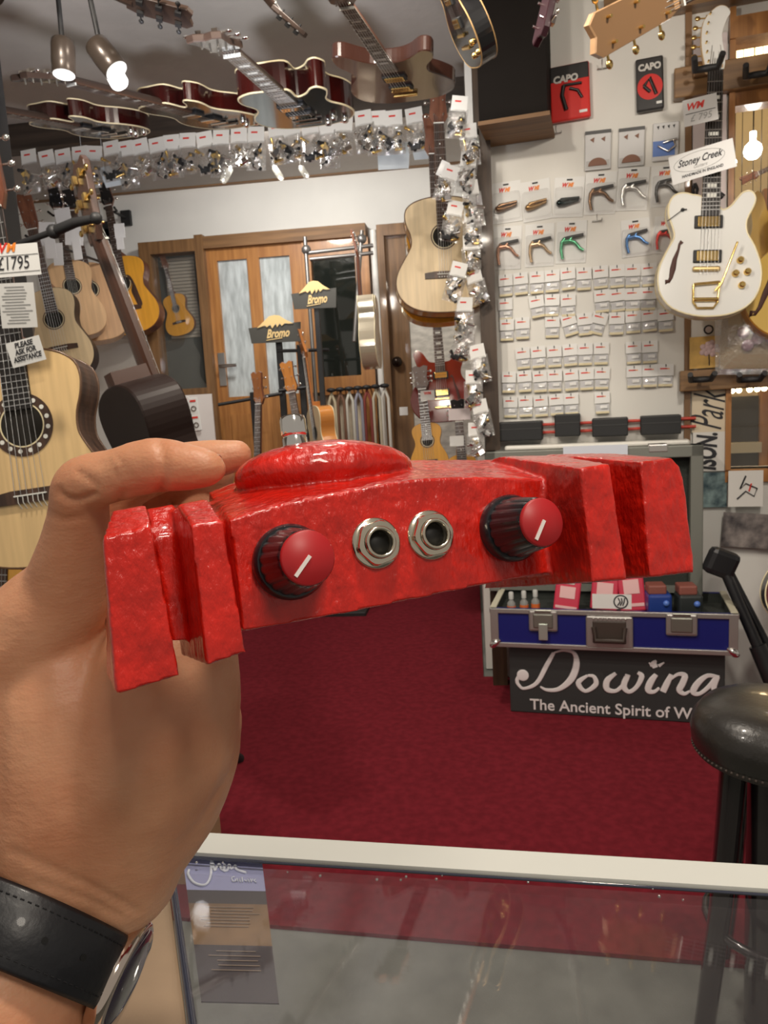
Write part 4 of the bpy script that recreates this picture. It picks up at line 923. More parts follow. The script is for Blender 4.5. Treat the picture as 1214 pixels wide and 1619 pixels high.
for i, (x, y, c_, lb) in enumerate(((1040, 935, (.02, .05, .25), 'blue and brown boxed pedal in the case'), (1088, 928, (.03, .035, .035), 'black boxed pedal with brown lid at the right end of the case'))):
    r = thing('effects_pedal', lb, 'pedal', incase(x, y, .12) @ Matrix.Rotation(.15, 4, 'Z'))
    b = MB(); b.rbox((0, 0, .045), (.085, .09, .075), .01); b.build('pedal_body', mat('pedal_%d' % i, c_, .3), r)
    b = MB(); b.rbox((-.008, 0, .098), (.065, .07, .035), .006); b.build('pedal_top', mat('brownish_red', (.25, .08, .06), .5), r)
    b = MB(); b.sphere((.02, -.045, .05), .012, 10); b.build('knob', mat('knob_blue', (.1, .2, .6), .3), r)
M = RW.mat(RW.hit(967, 951, off+.012))
kk = k
r = thing('price_card', 'white card with a round black emblem standing on the front edge of the case', 'card', M)
b = MB(); b.box((0, 0, 0), (61*k, .003, 24*k)); b.build('card', CARDW, r)
b = MB(); Mx = Matrix.Translation((14*k, -.002, 0)) @ Matrix.Rotation(PI/2, 4, 'X')
b.lathe([(11.5*k, 0), (11.5*k, .0008)], 28, 0, Mx); b.lathe([(9.3*k, .0008), (9.3*k, .0012)], 28, 1, Mx)
for q in range(3): b.tube([(14*k+(-5+q*4)*k, -.0035, -6*k), (14*k+(-1+q*3)*k, -.0035, 0), (14*k+(-4+q*5)*k, -.0035, 6.5*k)], 1.1*k, 5, 0)
b.build('emblem', [INK, CARDW], r)
# stand box under the case with the logo
offS = .38
A = RW.loc(806, 1090, offS); B_ = RW.loc(1146, 1090, offS)
r = thing('display_stand', 'dark grey box stand with white Dowina lettering beneath the flight case', 'stand', RW.mat(RW.world((A.x+B_.x)/2, -offS, 0)))
sw = B_.x-A.x; scx = (A.x+B_.x)/2
zs0 = RW.loc(970, 1138, offS).z
b = MB(); b.rbox((0, .13, zc0/2+.003), (sw, .26, zc0-.008), .004); b.build('stand_box', mat('charcoal_board', (.035, .038, .038), .5), r)
STANDZ0 = zs0
WLET = mat('white_lettering', (.78, .74, .74), .4)
def sp(px, py):
    p = RW.loc(px, py, offS+.001); return (p.x-scx, -.002, p.z)
def zs(x, y): return sp(750+x/2.617, 860+y/2.617)
sk = k*1.0/2.617*1.0
def stroke(pts, rad):
    """flat pen stroke with changing width on the board; pts in zoom pixels, rad in zoom pixels"""
    P = catmull([(*p, r_) for p, r_ in zip(pts, rad)], 5, False)
    b.tube([zs(p[0], p[1]) for p in P], [p[2]*sk for p in P], 8, 0, True)
b = MB()
stroke([(182, 550), (176, 565), (182, 582), (205, 598), (258, 575), (300, 500), (328, 450)], [9, 9, 8, 7, 10, 11, 8]); b.sphere(zs(200, 543), 27*sk, 20)
stroke([(328, 450), (370, 440), (412, 452), (422, 500), (400, 560), (350, 600), (300, 604), (272, 590)], [4, 6, 9, 15, 16, 11, 8, 4])
def bowl(x, y, w_, h_): stroke([(x, y-h_*.9), (x-w_*.8, y), (x-w_*.2, y+h_), (x+w_*.7, y+h_*.2), (x+w_*.55, y-h_*.75), (x, y-h_*.9)], [6, 13, 9, 12, 9, 6])
bowl(468, 575, 48, 34)
stroke([(585, 535), (550, 565), (548, 600), (585, 608), (622, 575), (635, 540)], [8, 14, 14, 9, 10, 12])
stroke([(630, 550), (618, 590), (640, 612), (672, 590), (692, 548), (675, 532)], [12, 14, 10, 10, 12, 8])
stroke([(752, 540), (730, 570), (718, 605), (742, 612), (765, 595)], [10, 15, 14, 9, 6]); stroke([(748, 512), (742, 495), (752, 482)], [12, 14, 4]); stroke([(735, 505), (722, 490)], [8, 3]); stroke([(762, 505), (785, 490)], [8, 3])
stroke([(815, 540), (795, 580), (780, 612)], [10, 14, 14]); stroke([(800, 570), (840, 540), (870, 545), (862, 575), (848, 605), (868, 620), (892, 608)], [5, 8, 13, 14, 14, 9, 5])
stroke([(1012, 552), (965, 545), (925, 575), (905, 612), (930, 620), (970, 590), (1005, 548)], [8, 10, 14, 14, 9, 10, 12]); stroke([(1005, 548), (990, 590), (994, 612)], [12, 13, 9])
for i, v in enumerate(b.v): b.v[i] = Vector((v.x, -.002+(v.y+.002)*.08, v.z))
o = b.build('logo_lettering', WLET, r)
p0 = zs(560, 682); w0 = (zs(885, 690)[0]-zs(205, 670)[0])
Mw = textmesh('The Ancient Spirit of Wo', .06, .0004, 0, 1, .0008); xs = [v.co.x for v in Mw.vertices]; ratio = w0*1.035/(max(xs)-min(xs))
for v in Mw.vertices: v.co.x *= ratio; v.co.y *= ratio*1.02
Mw.materials.clear(); Mw.materials.append(WLET); Mw.name = 'slogan_lettering'
o = bpy.data.objects.new('slogan_lettering', Mw); C.objects.link(o); o.parent = r
M_ = Matrix.Rotation(PI/2, 4, 'X'); M_.translation = (p0[0]+.012, -.003, zs(550, 683)[2]); o.matrix_local = M_

# ================================================================ RIGHT EDGE: rails, posters, keyboard stand leg
def rrail(py0, py1, pxr, name, label):
    b = MB(); z1, z0 = ZR(1100, py0, .06), ZR(1100, py1, .06); a = RW.loc(pxr, (py0+py1)/2, .06).x
    b.rbox((a+.45, -.035, (z0+z1)/2), (.9, .05, z1-z0), .004); o = fin(b, name, OAKX, RW); tag(o, label, 'wooden rail')
rrail(102, 150, 1066, 'hanging_rail', 'upper wooden hanging rail behind the white guitar headstock')
rrail(585, 618, 1075, 'hanging_rail', 'lower wooden hanging rail below the white guitar')
# hangers
def hanger(px, py, off, label):
    b = MB(); p = RW.hit(px, py, off*.2); q = RW.hit(px, py, off)
    b.rbox((0, 0, 0), (.09, .02, .05), .004, 1); 
    for i, v in enumerate(b.v): b.v[i] = RW.X*v.x+RW.Y*v.y+RW.Z*v.z+p
    b.tube([p, q], .008, 8); 
    for s in (-1, 1): b.tube([q, q+RW.X*s*.035, q+RW.X*s*.042-RW.Y*.05+RW.Z*.02], [.012, .012, .010], 8)
    tag(b.build('guitar_hanger', [BLACKM, OAKX]), label, 'guitar hanger')
hanger(1117, 108, .36, 'black padded hanger holding the white electric guitar')
hanger(1108, 600, .12, 'empty black hanger on the lower wooden rail, left one'); hanger(1185, 600, .12, 'empty black hanger on the lower wooden rail, right one')
hanger(1196, 118, .12, 'empty black hanger on the upper wooden rail at the right edge')
def poster(name, label, px0, py0, px1, py1, m, off=.02, rot=0, cat='poster', th=.003):
    c = RW.hit((px0+px1)/2, (py0+py1)/2, off); a = RW.loc(px0, (py0+py1)/2, off).x; e = RW.loc(px1, (py0+py1)/2, off).x; h = RW.loc((px0+px1)/2, py0, off).z-RW.loc((px0+px1)/2, py1, off).z
    r = thing(name, label, cat, RW.mat(c, rot)); b = MB(); b.box((0, 0, 0), (e-a, th, h)); b.build('sheet', m, r); return r, e-a, h
PINKP = mat('pinkish_paper', (.68, .60, .60), .5)
r, w_, h_ = poster('poster', 'pinkish white poster with small black shapes behind the white guitar neck', 1095, 58, 1148, 340, PINKP)
b = MB(); u = lambda zx, zy: ((zx-340)/180*w_, -.004, (.5-(zy-180)/880)*h_)
b.tube([u(365, 640), u(372, 665), u(360, 690), u(350, 672)], .004, 6); b.tube([u(262, 900), u(250, 930), u(265, 990), u(275, 930), u(262, 900)], .006, 6); b.tube([u(350, 850), u(372, 890), u(355, 905)], .005, 6); b.tube([u(362, 940), u(418, 985)], .010, 8)
b.build('printed_shapes', INK, r)
r, w_, h_ = poster('poster', 'white strip with a round emblem below the white electric guitar', 1092, 502, 1148, 532, mat('paper_white', (.72, .70, .66), .5))
b = MB(); Mx = Matrix.Translation((0, -.003, -.01)) @ Matrix.Rotation(PI/2, 4, 'X'); b.lathe([(.018, 0), (.018, .001)], 20, 0, Mx); b.lathe([(.012, .001), (.012, .0015)], 20, 1, Mx); b.build('emblem', [INK, PINKP], r)
r, w_, h_ = poster('canvas_picture', 'small yellow picture of a pale pink flower standing on the lower rail', 1090, 532, 1141, 582, mat('ochre_canvas', (.62, .38, .10), .6, var=.25, vscale=14), off=.06, th=.02, cat='picture')
b = MB()
for q in range(14): b.sphere((.012+.026*math.cos(q*2.4)*(q/14)**.5*1.2, -.011, .012+.022*math.sin(q*2.4)*(q/14)**.5*1.2), .011, 8, 0, (1, .25, 1))
b.build('painted_petals', mat('petal_pink', (.62, .45, .45), .7), r); b = MB(); b.tube([(.01, -.011, -.01), (.012, -.011, -.05)], .002, 5); b.build('painted_stem', INK, r)
r, w_, h_ = poster('poster', 'warm white poster with handwritten black Park lettering beside the lit window', 1093, 618, 1149, 683, mat('warm_paper', (.70, .60, .44), .5), off=.012)
text(r, 'Park', .17, (.0, -.003, 0), INK, rot=-PI/2+.12, shear=.4, width=h_*.95)
r, w_, h_ = poster('poster', 'white poster with bold black slanted ISON lettering beside the lit window', 1095, 683, 1150, 745, mat('paper_white', (.72, .70, .66), .5), off=.012)
text(r, 'ISON.', .10, (-.01, -.003, 0), INK, rot=-PI/2+.03, shear=.2, bold=.004, width=h_*.95)
r, w_, h_ = poster('poster', 'dark blue seascape poster beside the case lid', 1109, 747, 1149, 802, mat('sea_print', (.02, .05, .07), .4, col2=(.30, .42, .42), vscale=22), off=.016)
r, w_, h_ = poster('poster', 'white sheet with a sketchy black and red figure', 1151, 744, 1206, 801, mat('paper_white', (.72, .70, .66), .5), off=.05)
b = MB(); b.tube([(-.03, -.003, -.04), (0, -.003, -.01), (.03, -.003, -.03), (.04, -.003, 0), (.0, -.003, .02), (-.02, -.003, .0), (0, -.003, .05)], .003, 5, 0); b.tube([(.02, -.003, .02), (.012, -.003, -.01)], .003, 5, 1); b.build('sketch', [INK, REDINK], r)
r, w_, h_ = poster('poster', 'dark grey brown print of tangled shapes, tilted under the sketch', 1141, 812, 1230, 866, mat('grey_print', (.05, .045, .05), .4, col2=(.34, .30, .28), vscale=16), off=.03, rot=.07)
# wrapped bouquet bag hanging on lower rail
c = RW.hit(1186, 535, .12)
b = MB(); pouch_mesh(b, .24, .12, -.13, .05, 9); 
for i, v in enumerate(b.v): b.v[i] = Vector((v.x*(1+v.z*.6), v.y, v.z))
r = thing('wrapped_bouquet', 'cellophane wrapped bag with purple pink flowers hanging over the lower rail', 'bag', RW.mat(c, .05)); b.build('cellophane', SHINY, r)
b = MB(); b.rbox((0, .008, -.01), (.2, .01, .2), .003); b.build('brown_paper', mat('brown_paper', (.42, .32, .20), .8), r)
for q in range(9):
    b = MB(); b.sphere((.02+.07*math.cos(q*2.4)*(q/9)**.5, -.012, .03+.07*math.sin(q*2.4)*(q/9)**.5), .022, 10, 0, (1, .6, 1)); b.build('flower', mat('mauve_petal', (.38, .22, .30), .7), r)
# tuner card behind headstock, tags on the white guitar
GF = Frame(W(1114, 180, 2.55), (math.cos(.22), -math.sin(.22), 0)); k2 = 2.55/FPX
r = card('price_tag', 'white price tag with red and orange initials high on the white guitar neck', 'price tag', rotcard(GF, 1107, 174, -.08), 50*k2, 40*k2, mat('tag_grey', (.60, .59, .58), .4))
text(r, 'WM', 14*k2, (-8*k2, -.001, 8*k2), REDINK, shear=.3, bold=.001); b = MB(); b.box((0, -.001, -2*k2), (44*k2, .0006, .002)); b.build('ruled_line', INK, r); text(r, '£ 795', 14*k2, (0, -.001, -10*k2), GREYINK, shear=.2)
r = card('maker_card', 'white oval lettered card hung across the white guitar neck', 'card', rotcard(GF, 1110, 256, -.16), 96*k2, 44*k2, mat('card_pale', (.70, .70, .69), .35))
text(r, 'Stoney Creek', 15*k2, (-4*k2, -.001, 6*k2), INK, shear=.5, bold=.0007, width=68*k2); text(r, 'Guitars', 7*k2, (-4*k2, -.001, -4*k2), GREYINK, shear=.5); text(r, 'HANDMADE IN ENGLAND', 6*k2, (-2*k2, -.001, -14*k2), INK, shear=.2, bold=.0004, width=62*k2)
b = MB(); P = [((-4+38*math.cos(q*PI/20))*k2, -.001, (4+14*math.sin(q*PI/20))*k2) for q in range(41)]; b.tube(P, .0007, 5, 0, False); b.build('oval_line', GREYINK, r)
# black stand leg at the right, leaning
b = MB(); A = RW.hit(1140, 890, .30); b.rbox((0, 0, 0), (.11, .06, .10), .02, 0, Matrix.Rotation(.4, 3, 'Y')); b.v = [v+A for v in b.v]
B1 = RW.hit(1232, 1100, .40); B1 = A+(B1-A)*((.02-A.z)/(B1.z-A.z)); B2 = B1+Vector((.06, .02, 0)); b.tube([A, B1], [.018, .022], 10); b.tube([A+Vector((.02, .02, 0)), B2], [.012, .014], 10)
b.tube([A.lerp(B1, .5), B1], [.03, .036], 10); tag(b.build('folding_stand', mat('stand_black', (.014, .014, .016), .35)), 'black folded stand leaning beside the flight case', 'stand')

# ================================================================ RACK WITH GUITARS IN THE MIDDLE
def rod(b, x0, y0, x1, y1, Z, r): b.tube([W(x0, y0, Z), W(x1, y1, Z)], r, 8)
Zr = 3.9
def rack(posts, bars, name, label, Z):
    r = thing(name, label, 'guitar rack', Matrix.Translation((W(posts[0][0], 700, Z).x, W(posts[0][0], 700, Z).y, 0))); off_ = r.matrix_world.translation.copy()
    for (x, y) in posts:
        b = MB(); t = W(x, y, Z)-off_; b.rbox((t.x, t.y, t.z/2), (.035, .035, t.z), .004); b.rbox((t.x, t.y+.0, .015), (.05, .22, .03), .006); b.build('upright', BLACKM, r)
    for (x0, y0, x1, y1) in bars:
        b = MB(); b.tube([W(x0, y0, Z)-off_, W(x1, y1, Z)-off_], .010, 8); b.build('crossbar', BLACKM, r)
    return r
r1 = rack([(400, 620), (440, 530), (474, 545)], [(345, 640, 446, 622), (438, 555, 520, 553), (440, 618, 488, 612)], 'guitar_rack', 'black tiered guitar rack in front of the glazed door', 4.5)
def bromo(px, py, w_, label, Z):
    M = FW.mat(W(px, py, Z), -.02); kz = Z/FPX; r = thing('brand_sign', label, 'sign', M, None)
    b = MB(); h_ = 30*kz; ww = w_*kz; b.prism([(-ww/2, -h_*.45), (ww/2-.01, -h_*.55), (ww/2, h_*.45), (-ww/2-.01, h_*.35)], 0, .008); b.build('sign_board', mat('sign_charcoal', (.05, .048, .04), .5), r)
    b = MB(); m_ = [(-.36, .30), (-.27, .48), (-.20, .62), (-.10, .82), (0, .86), (.10, .82), (.2, .62), (.28, .5), (.36, .38), (.27, .38), (.2, .42), (.13, .30), (.10, .44), (.04, .26), (.02, .44), (-.06, .22), (-.09, .42), (-.16, .30), (-.2, .40), (-.28, .34)]
    b.prism([(x*ww, z*h_*1.05+.0) for x, z in m_], -.006, .0); b.build('mountain_emblem', mat('sign_gold', (.70, .50, .22), .45), r)
    text(r, 'Bromo', h_*.62, (.01, -.002, -h_*.05), mat('sign_gold', (.70, .50, .22), .45), shear=.4, bold=.002, width=ww*.46)
    b = MB(); b.tube([(-ww*.2, -.002, -h_*.36), (ww*.12, -.002, -h_*.30)], .0025, 5); b.build('underline', mat('sign_gold', (.70, .50, .22), .45), r)
    return r
bromo(436, 526, 82, 'black Bromo sign with golden mountain, the lower left one on the rack', 4.42)
s2 = bromo(498, 472, 70, 'black Bromo sign with golden mountain, the upper right one before the dark window', 4.3)
b = MB(); q = W(500, 484, 4.32); b.rbox((q.x, q.y+.01, q.z/2), (.03, .03, q.z), .004); b.rbox((q.x, q.y, .015), (.4, .3, .03), .006); tag(b.build('sign_post', BLACKM), 'slim black post carrying the upper right Bromo sign', 'post')
COPPER = mat('copper_brown', (.42, .15, .04), .2, coat=.7); ORG = mat('orange_wood', (.62, .24, .05), .2, coat=.7)
guitar('acoustic_guitar', 'reddish brown guitar leaning in the rack, headstock just below the lower left Bromo sign', W(415, 860, 4.45), W(420, 590, 4.45), Vector((-.6, -1, 0)), top=COPPER, side=MAHOG, hsm=COPPER, half=.17)
guitar('acoustic_guitar', 'small headed brown guitar in the rack, second headstock from the left', W(500, 830, 4.45), W(460, 573, 4.45), Vector((-.2, -1, 0)), top=COPPER, side=MAHOG, hsm=ORG, half=.15)
guitar('acoustic_guitar', 'orange sided guitar with cream edge in the rack, tall red brown headstock', W(520, 760, 4.45), W(487, 520, 4.45), Vector((-.9, -.5, 0)), top=PALE, side=ORG, hsm=COPPER, neckm=COPPER, binding=CREAM, half=.19)
# easel-like metal frame in front of dark window
b = MB()
for (x0, y0, x1, y1) in ((482, 375, 500, 640), (572, 365, 560, 540), (486, 400, 590, 388), (490, 410, 590, 400)):
    b.tube([W(x0, y0, 4.6), W(x1, y1, 4.6)], .012, 8)
for (x, y) in ((484, 395), (572, 378)): b.sphere(W(x, y, 4.6), .03, 10)
z_ = W(500, 640, 4.6); b.tube([z_, (z_.x, z_.y, 0)], .012, 8)
tag(b.build('metal_stand', mat('dull_steel', (.22, .21, .20), .4, .8)), 'thin bright metal stand frame in front of the dark window', 'stand')
# leads and straps on black hooks
names = [('cream coiled lead', (.6, .52, .36)), ('brown strap', (.2, .1, .06)), ('pale strap', (.62, .6, .52)), ('grey blue strap', (.3, .3, .36)), ('dark red strap', (.25, .05, .04)), ('cream strap', (.6, .55, .42)), ('white lead', (.7, .68, .62))]
for i, (nm, c_) in enumerate(names):
    x = 524+i*14; b = MB(); T = W(x, 622-i*1.2, 4.9); w_ = .020
    L_ = (.42, .5, .36, .55, .4, .48, .5)[i]
    b.tube([T+Vector((0, .03, .02)), T, T+Vector((-w_, 0, -.06)), T+Vector((-w_*1.1, 0, -L_)), T+Vector((0, 0, -L_-.06)), T+Vector((w_*1.1, 0, -L_)), T+Vector((w_, 0, -.06)), T], [.007, .008, .010, .011, .011, .011, .010, .008], 6)
    b.sphere(T+Vector((0, -.01, .02)), .022, 8, 1, (1.5, 1, .7)); b.tube([T+Vector((0, -.01, .02)), (T.x, FARY-.03, T.z+.02)], .006, 6, 1)
    tag(b.build('hanging_strap', [mat('strap_%d' % i, c_, .7), BLACKM]), '%s looped on a black hook below the dark window, %s from left' % (nm, ORD[i]), 'strap', 'straps on hooks below the dark window')
# white board with string cards near the left window
WB = Frame(W(306, 660, 4.7), (math.cos(.05), math.sin(.05), 0)); kb = 4.7/FPX
r = thing('peg_board', 'white board with card packs, low beneath the far left window', 'board', WB.mat(WB.hit(306, 700)))
zc_ = WB.hit(306, 700).z; tp_ = zc_+75*kb; b = MB(); b.box((0, 0, tp_/2-zc_), (72*kb, .015, tp_)); b.build('board_panel', mat('board_white2', (.70, .66, .64), .6), r)
i = 0
for (x, y) in ((264, 648), (282, 646), (292, 640), (306, 642), (296, 672), (310, 668), (284, 692), (262, 676)):
    r = thing('card_pack', 'white card pack with dark ring and red print, %s on the low board' % ORD[i], 'packet', WB.mat(WB.hit(x, y, .02), random.uniform(-.1, .1)), 'card packs on the low white board'); i += 1
    b = MB(); b.rbox((0, 0, 0), (15*kb, .008, 26*kb), .003); b.build('card', CARDW, r)
    b = MB(); b.box((0, -.006, 8*kb), (9*kb, .002, 3*kb), 0)
    P = [(3.6*kb*math.cos(q*PI/6), -.006, -4*kb+3.6*kb*math.sin(q*PI/6)) for q in range(13)]; b.tube(P, .9*kb, 5, 1, False); b.build('print', [REDINK, mat('ring_brown', (.10, .07, .05), .5)], r)
# items low right of brown door
r = card('small_notice', 'small white tag hanging in front of the brown door', 'tag', FW.mat(W(638, 650, 4.6)), 13*4.6/FPX, 13*4.6/FPX)
r = card('price_tag', 'white tag on the neck of the small orange topped guitar', 'price tag', FW.mat(W(676, 625, 3.9)), 22*3.9/FPX, 15*3.9/FPX); text(r, 'WM', .02, (0, -.001, .01), REDINK, bold=.001)
r = card('price_tag', 'pinkish white tag on the black and white neck beside the packet post', 'price tag', FW.mat(W(726, 655, 3.3)), 34*3.3/FPX, 18*3.3/FPX, PINKP)
r = card('price_tag', 'lower white tag on the neck beside the packet post', 'price tag', FW.mat(W(722, 697, 3.3)), 22*3.3/FPX, 16*3.3/FPX)
r = card('paper_tag', 'white tag tilted on the neck of the large pale spruce acoustic', 'tag', FW.mat(W(700, 267, 3.1), .5), 14*3.1/FPX, 24*3.1/FPX)
for i, (x, y, w_, h_, rt) in enumerate(((74, 370, 26, 36, .1), (100, 345, 26, 30, -.1), (117, 370, 30, 34, .1), (80, 395, 18, 26, .0), (92, 402, 16, 34, .05), (122, 395, 14, 30, -.05), (189, 365, 17, 22, .0), (190, 385, 12, 18, .0))):
    card('paper_tag', 'white paper tag among the left row of guitar necks, %s from the left' % ORD[i], 'tag', FW.mat(W(x, y, 3.95), rt), w_*3.95/FPX, h_*3.95/FPX, mat('tag_white', (.78, .78, .78), .5), .002, 'paper tags on the left row of guitars')
# a poster of white behind the brick
# ================================================================ CEILING SPOTLIGHTS
def spotlight(name, label, p0, p1, r_, Z, lit=False):
    A, B_ = W(*p0, Z), W(*p1, Z); d = (B_-A); q = d.to_track_quat('Z', 'Y').to_matrix().to_4x4(); q.translation = A
    root = thing(name, label, 'spotlight', q, None); Ln = d.length
    b = MB(); b.lathe([(r_*.6, 0), (r_*.95, .006), (r_, .02), (r_, Ln*.7), (r_*.97, Ln*.7+.001), (r_*.97, Ln)], 28, 0); b.lathe([(r_*.9, Ln+.0005), (r_*.9, Ln+.001)], 28, 1); b.build('lamp_housing', [mat('lamp_brown', (.06, .045, .035), .3, .3), mat('lamp_bulb', (.8, .8, .78), .3, emit=((1, .97, .9), 6 if lit else .3))], root)
    b = MB(); q_ = q.inverted() @ (A+Vector((0, 0, .10))); q2 = q.inverted() @ Vector((A.x, A.y, CEILZ)); b.tube([(0, 0, Ln*.3), q_, q2], .007, 8); b.build('bracket', BLACKM, root)
spotlight('ceiling_spotlight', 'brown cylinder ceiling spotlight, left one of the pair', (99, 62), (101, 118), .032, 2.1)
spotlight('ceiling_spotlight', 'brown cylinder ceiling spotlight pointing down right with a white lens, right one of the pair', (150, 68), (184, 112), .033, 1.95)
b = MB(); A, B_ = W(163, 100, 1.95), W(184, 138, 1.95); d = (B_-A).normalized(); q = (B_-A).to_track_quat('Z', 'Y').to_matrix().to_4x4(); q.translation = W(176, 108, 1.98)
b.lathe([(.024, 0), (.024, .045), (.021, .05)], 20, 0, q); tag(b.build('lamp_glass', mat('lit_glass', (.85, .85, .85), .3, emit=((1, .98, .95), 1.2))), 'bright white glass cylinder under the right ceiling spotlight', 'lamp glass')
# ================================================================ STOOL
sc = HP(1232, 1132, .62)
r = thing('bar_stool', 'black round topped bar stool with dark legs at the right edge, beyond the glass counter', 'stool', Matrix.Translation((sc.x, sc.y, 0)))
b = MB(); R0 = (HP(1095, 1132, .62)-sc).length
b.lathe([(R0*.80, .545), (R0*.93, .548), (R0*.985, .565), (R0, .59), (R0*.97, .612), (R0*.87, .632), (R0*.6, .646), (R0*.3, .651), (.001, .652)], 48); b.build('seat', mat('black_leather', (.02, .018, .016), .32, bump=.3, bscale=150, coat=.2), r)
b = MB(); b.lathe([(R0*.955, .548), (R0*.97, .556), (R0*.955, .564)], 60); b.build('seat_piping', mat('piping', (.03, .026, .022), .5), r)
b = MB()
for q in range(90):
    a = q*2*PI/90; b.sphere((R0*.972*math.cos(a), R0*.972*math.sin(a), .556), .0028, 6)
tag(b.build('stitches', mat('stitch_brown', (.08, .06, .05), .6), r), kind='stuff')
LEGM = mat('black_leg', (.012, .009, .010), .18, coat=.7)
for q in range(4):
    a = math.radians(20+q*90); ca, sa = math.cos(a), math.sin(a); b = MB()
    b.tube([(R0*.62*ca, R0*.62*sa, .55), (R0*.78*ca, R0*.78*sa, .25), (R0*1.0*ca, R0*1.0*sa, .0)], [.024, .021, .019], 10); b.build('leg', LEGM, r)
b = MB(); P = [(R0*.80*math.cos(math.radians(20+q*15)), R0*.80*math.sin(math.radians(20+q*15)), .20) for q in range(25)]; b.tube(P, .009, 8, 0, False); b.build('foot_ring', LEGM, r)
# central column seen under the seat
b = MB(); b.tube([(-.02, -.03, .0), (-.02, -.03, .55)], .045, 12); b.build('column', LEGM, r)
# ================================================================ COUNTER
CZ = .92
def cp(px, py): return HP(px, py, CZ)
e0, e1 = cp(300, 1315), cp(1214, 1368); ux = (e1-e0).normalized(); uy = Vector((-ux.y, ux.x, 0))
f0 = cp(283, 1346)
r = thing('display_counter', 'glass topped shop counter with white front edge and worn wooden left end', 'counter', Matrix.Translation((e0.x, e0.y, 0))); off_ = r.matrix_world.translation.copy()
wdt = (f0-e0).dot(-uy)
def L(p, z=None):
    v = Vector(p)-off_
    if z is not None: v.z = z
    return v
def quad(b, P, z0, z1, mi=0):
    P0 = [L(p, z0) for p in P]; P1 = [L(p, z1) for p in P]
    b.add(P0+P1, [(3, 2, 1, 0), (4, 5, 6, 7), (0, 1, 5, 4), (1, 2, 6, 5), (2, 3, 7, 6), (3, 0, 4, 7)], mi)
ee1 = e0+ux*1.6
b = MB(); quad(b, [e0-uy*wdt-ux*.012, ee1-uy*wdt, ee1, e0], CZ-.003, CZ); quad(b, [e0-uy*.012, ee1-uy*.012, ee1, e0], CZ-.014, CZ-.003); b.build('front_edge', mat('white_edge', (.66, .67, .63), .45), r)
g0 = cp(268, 1362); g0b = cp(316, 1700); ed = (g0b-g0).normalized()
cz1 = e0-uy*(wdt+.002)+ux*.0
q0 = cp(284, 1349); q1 = q0+ux*1.6; q2 = q1-uy*.45; q3 = g0+ed*.40
b = MB(); quad(b, [g0, q3, q2, q1], CZ-.008, CZ-.001)
b.build('glass_top', clearmat('counter_glass', (.32, .32, .36), .055, .035), r)
b = MB(); b.tube([L(g0, CZ-.003), L(q3, CZ-.003)], .0028, 6); b.tube([L(g0, CZ-.003), L(q0, CZ-.003), L(q1, CZ-.003)], .0011, 6); b.build('glass_edge', mat('glass_rim', (.03, .035, .06), .1, coat=1), r)
# sparkling chips along the glass rim
b = MB(); rn = random.Random(5)
for q in range(26):
    p = L(q0, CZ-.003)+ux*rn.uniform(.0, .55)-uy*rn.uniform(0, .012); b.sphere(p, rn.uniform(.0006, .0013), 6)
tag(b.build('glass_chips', CHROME, r), kind='stuff')
b = MB(); w0_ = q0-ux*.45; quad(b, [w0_, w0_+ed*.45, q3-ux*.004, g0-ux*.003], CZ-.03, CZ-.008); b.build('wooden_top', mat('worn_wood', (.36, .25, .16), .55, var=.15, vscale=10, bump=.3, bscale=60), r)
for (P) in ((e0-ux*.3-uy*.1), (ee1-uy*.1)):
    b = MB(); v = L(P, CZ/2-.015); b.box((v.x, v.y, v.z), (.05, .05, CZ-.03)); b.build('leg', BLACKM, r)
# brochure under the glass
B0, B1_, B2_, B3_ = [HP(x, y, CZ-.010) for x, y in ((288, 1350), (413, 1352), (441, 1586), (318, 1583))]
r = thing('brochure', 'brown and blue guitar brochure with white script lettering lying under the counter glass', 'brochure', Matrix.Translation(B0))
def bl(u_, v_, z=0): return (B0*(1-u_)*(1-v_)+B1_*u_*(1-v_)+B2_*u_*v_+B3_*(1-u_)*v_)-B0+Vector((0, 0, z))
b = MB(); bm_ = [(0, .30, mat('lilac_print', (.36, .38, .62), .35)), (.30, .40, mat('dark_print', (.06, .05, .05), .35)), (.40, .68, mat('brown_print', (.22, .13, .06), .35, var=.3, vscale=30)), (.68, 1, mat('dark_print2', (.045, .035, .04), .35))]
for i, (v0, v1, mm) in enumerate(bm_):
    P = [bl(0, v0), bl(0, v1), bl(1, v1), bl(1, v0)]; b.add(P+[p-Vector((0, 0, .001)) for p in P], [(0, 1, 2, 3), (7, 6, 5, 4), (0, 4, 5, 1), (1, 5, 6, 2), (2, 6, 7, 3), (3, 7, 4, 0)], i)
b.build('cover', [x[2] for x in bm_], r)
SCR = mat('script_white', (.8, .85, .95), .4)
b = MB(); 
def zq(x, y):
    py = y/2.428+1280+9; v_ = (1/721-1/(py-629))/(1/721-1/957); return bl((x/2.428+240-288)/125, v_, .0008)

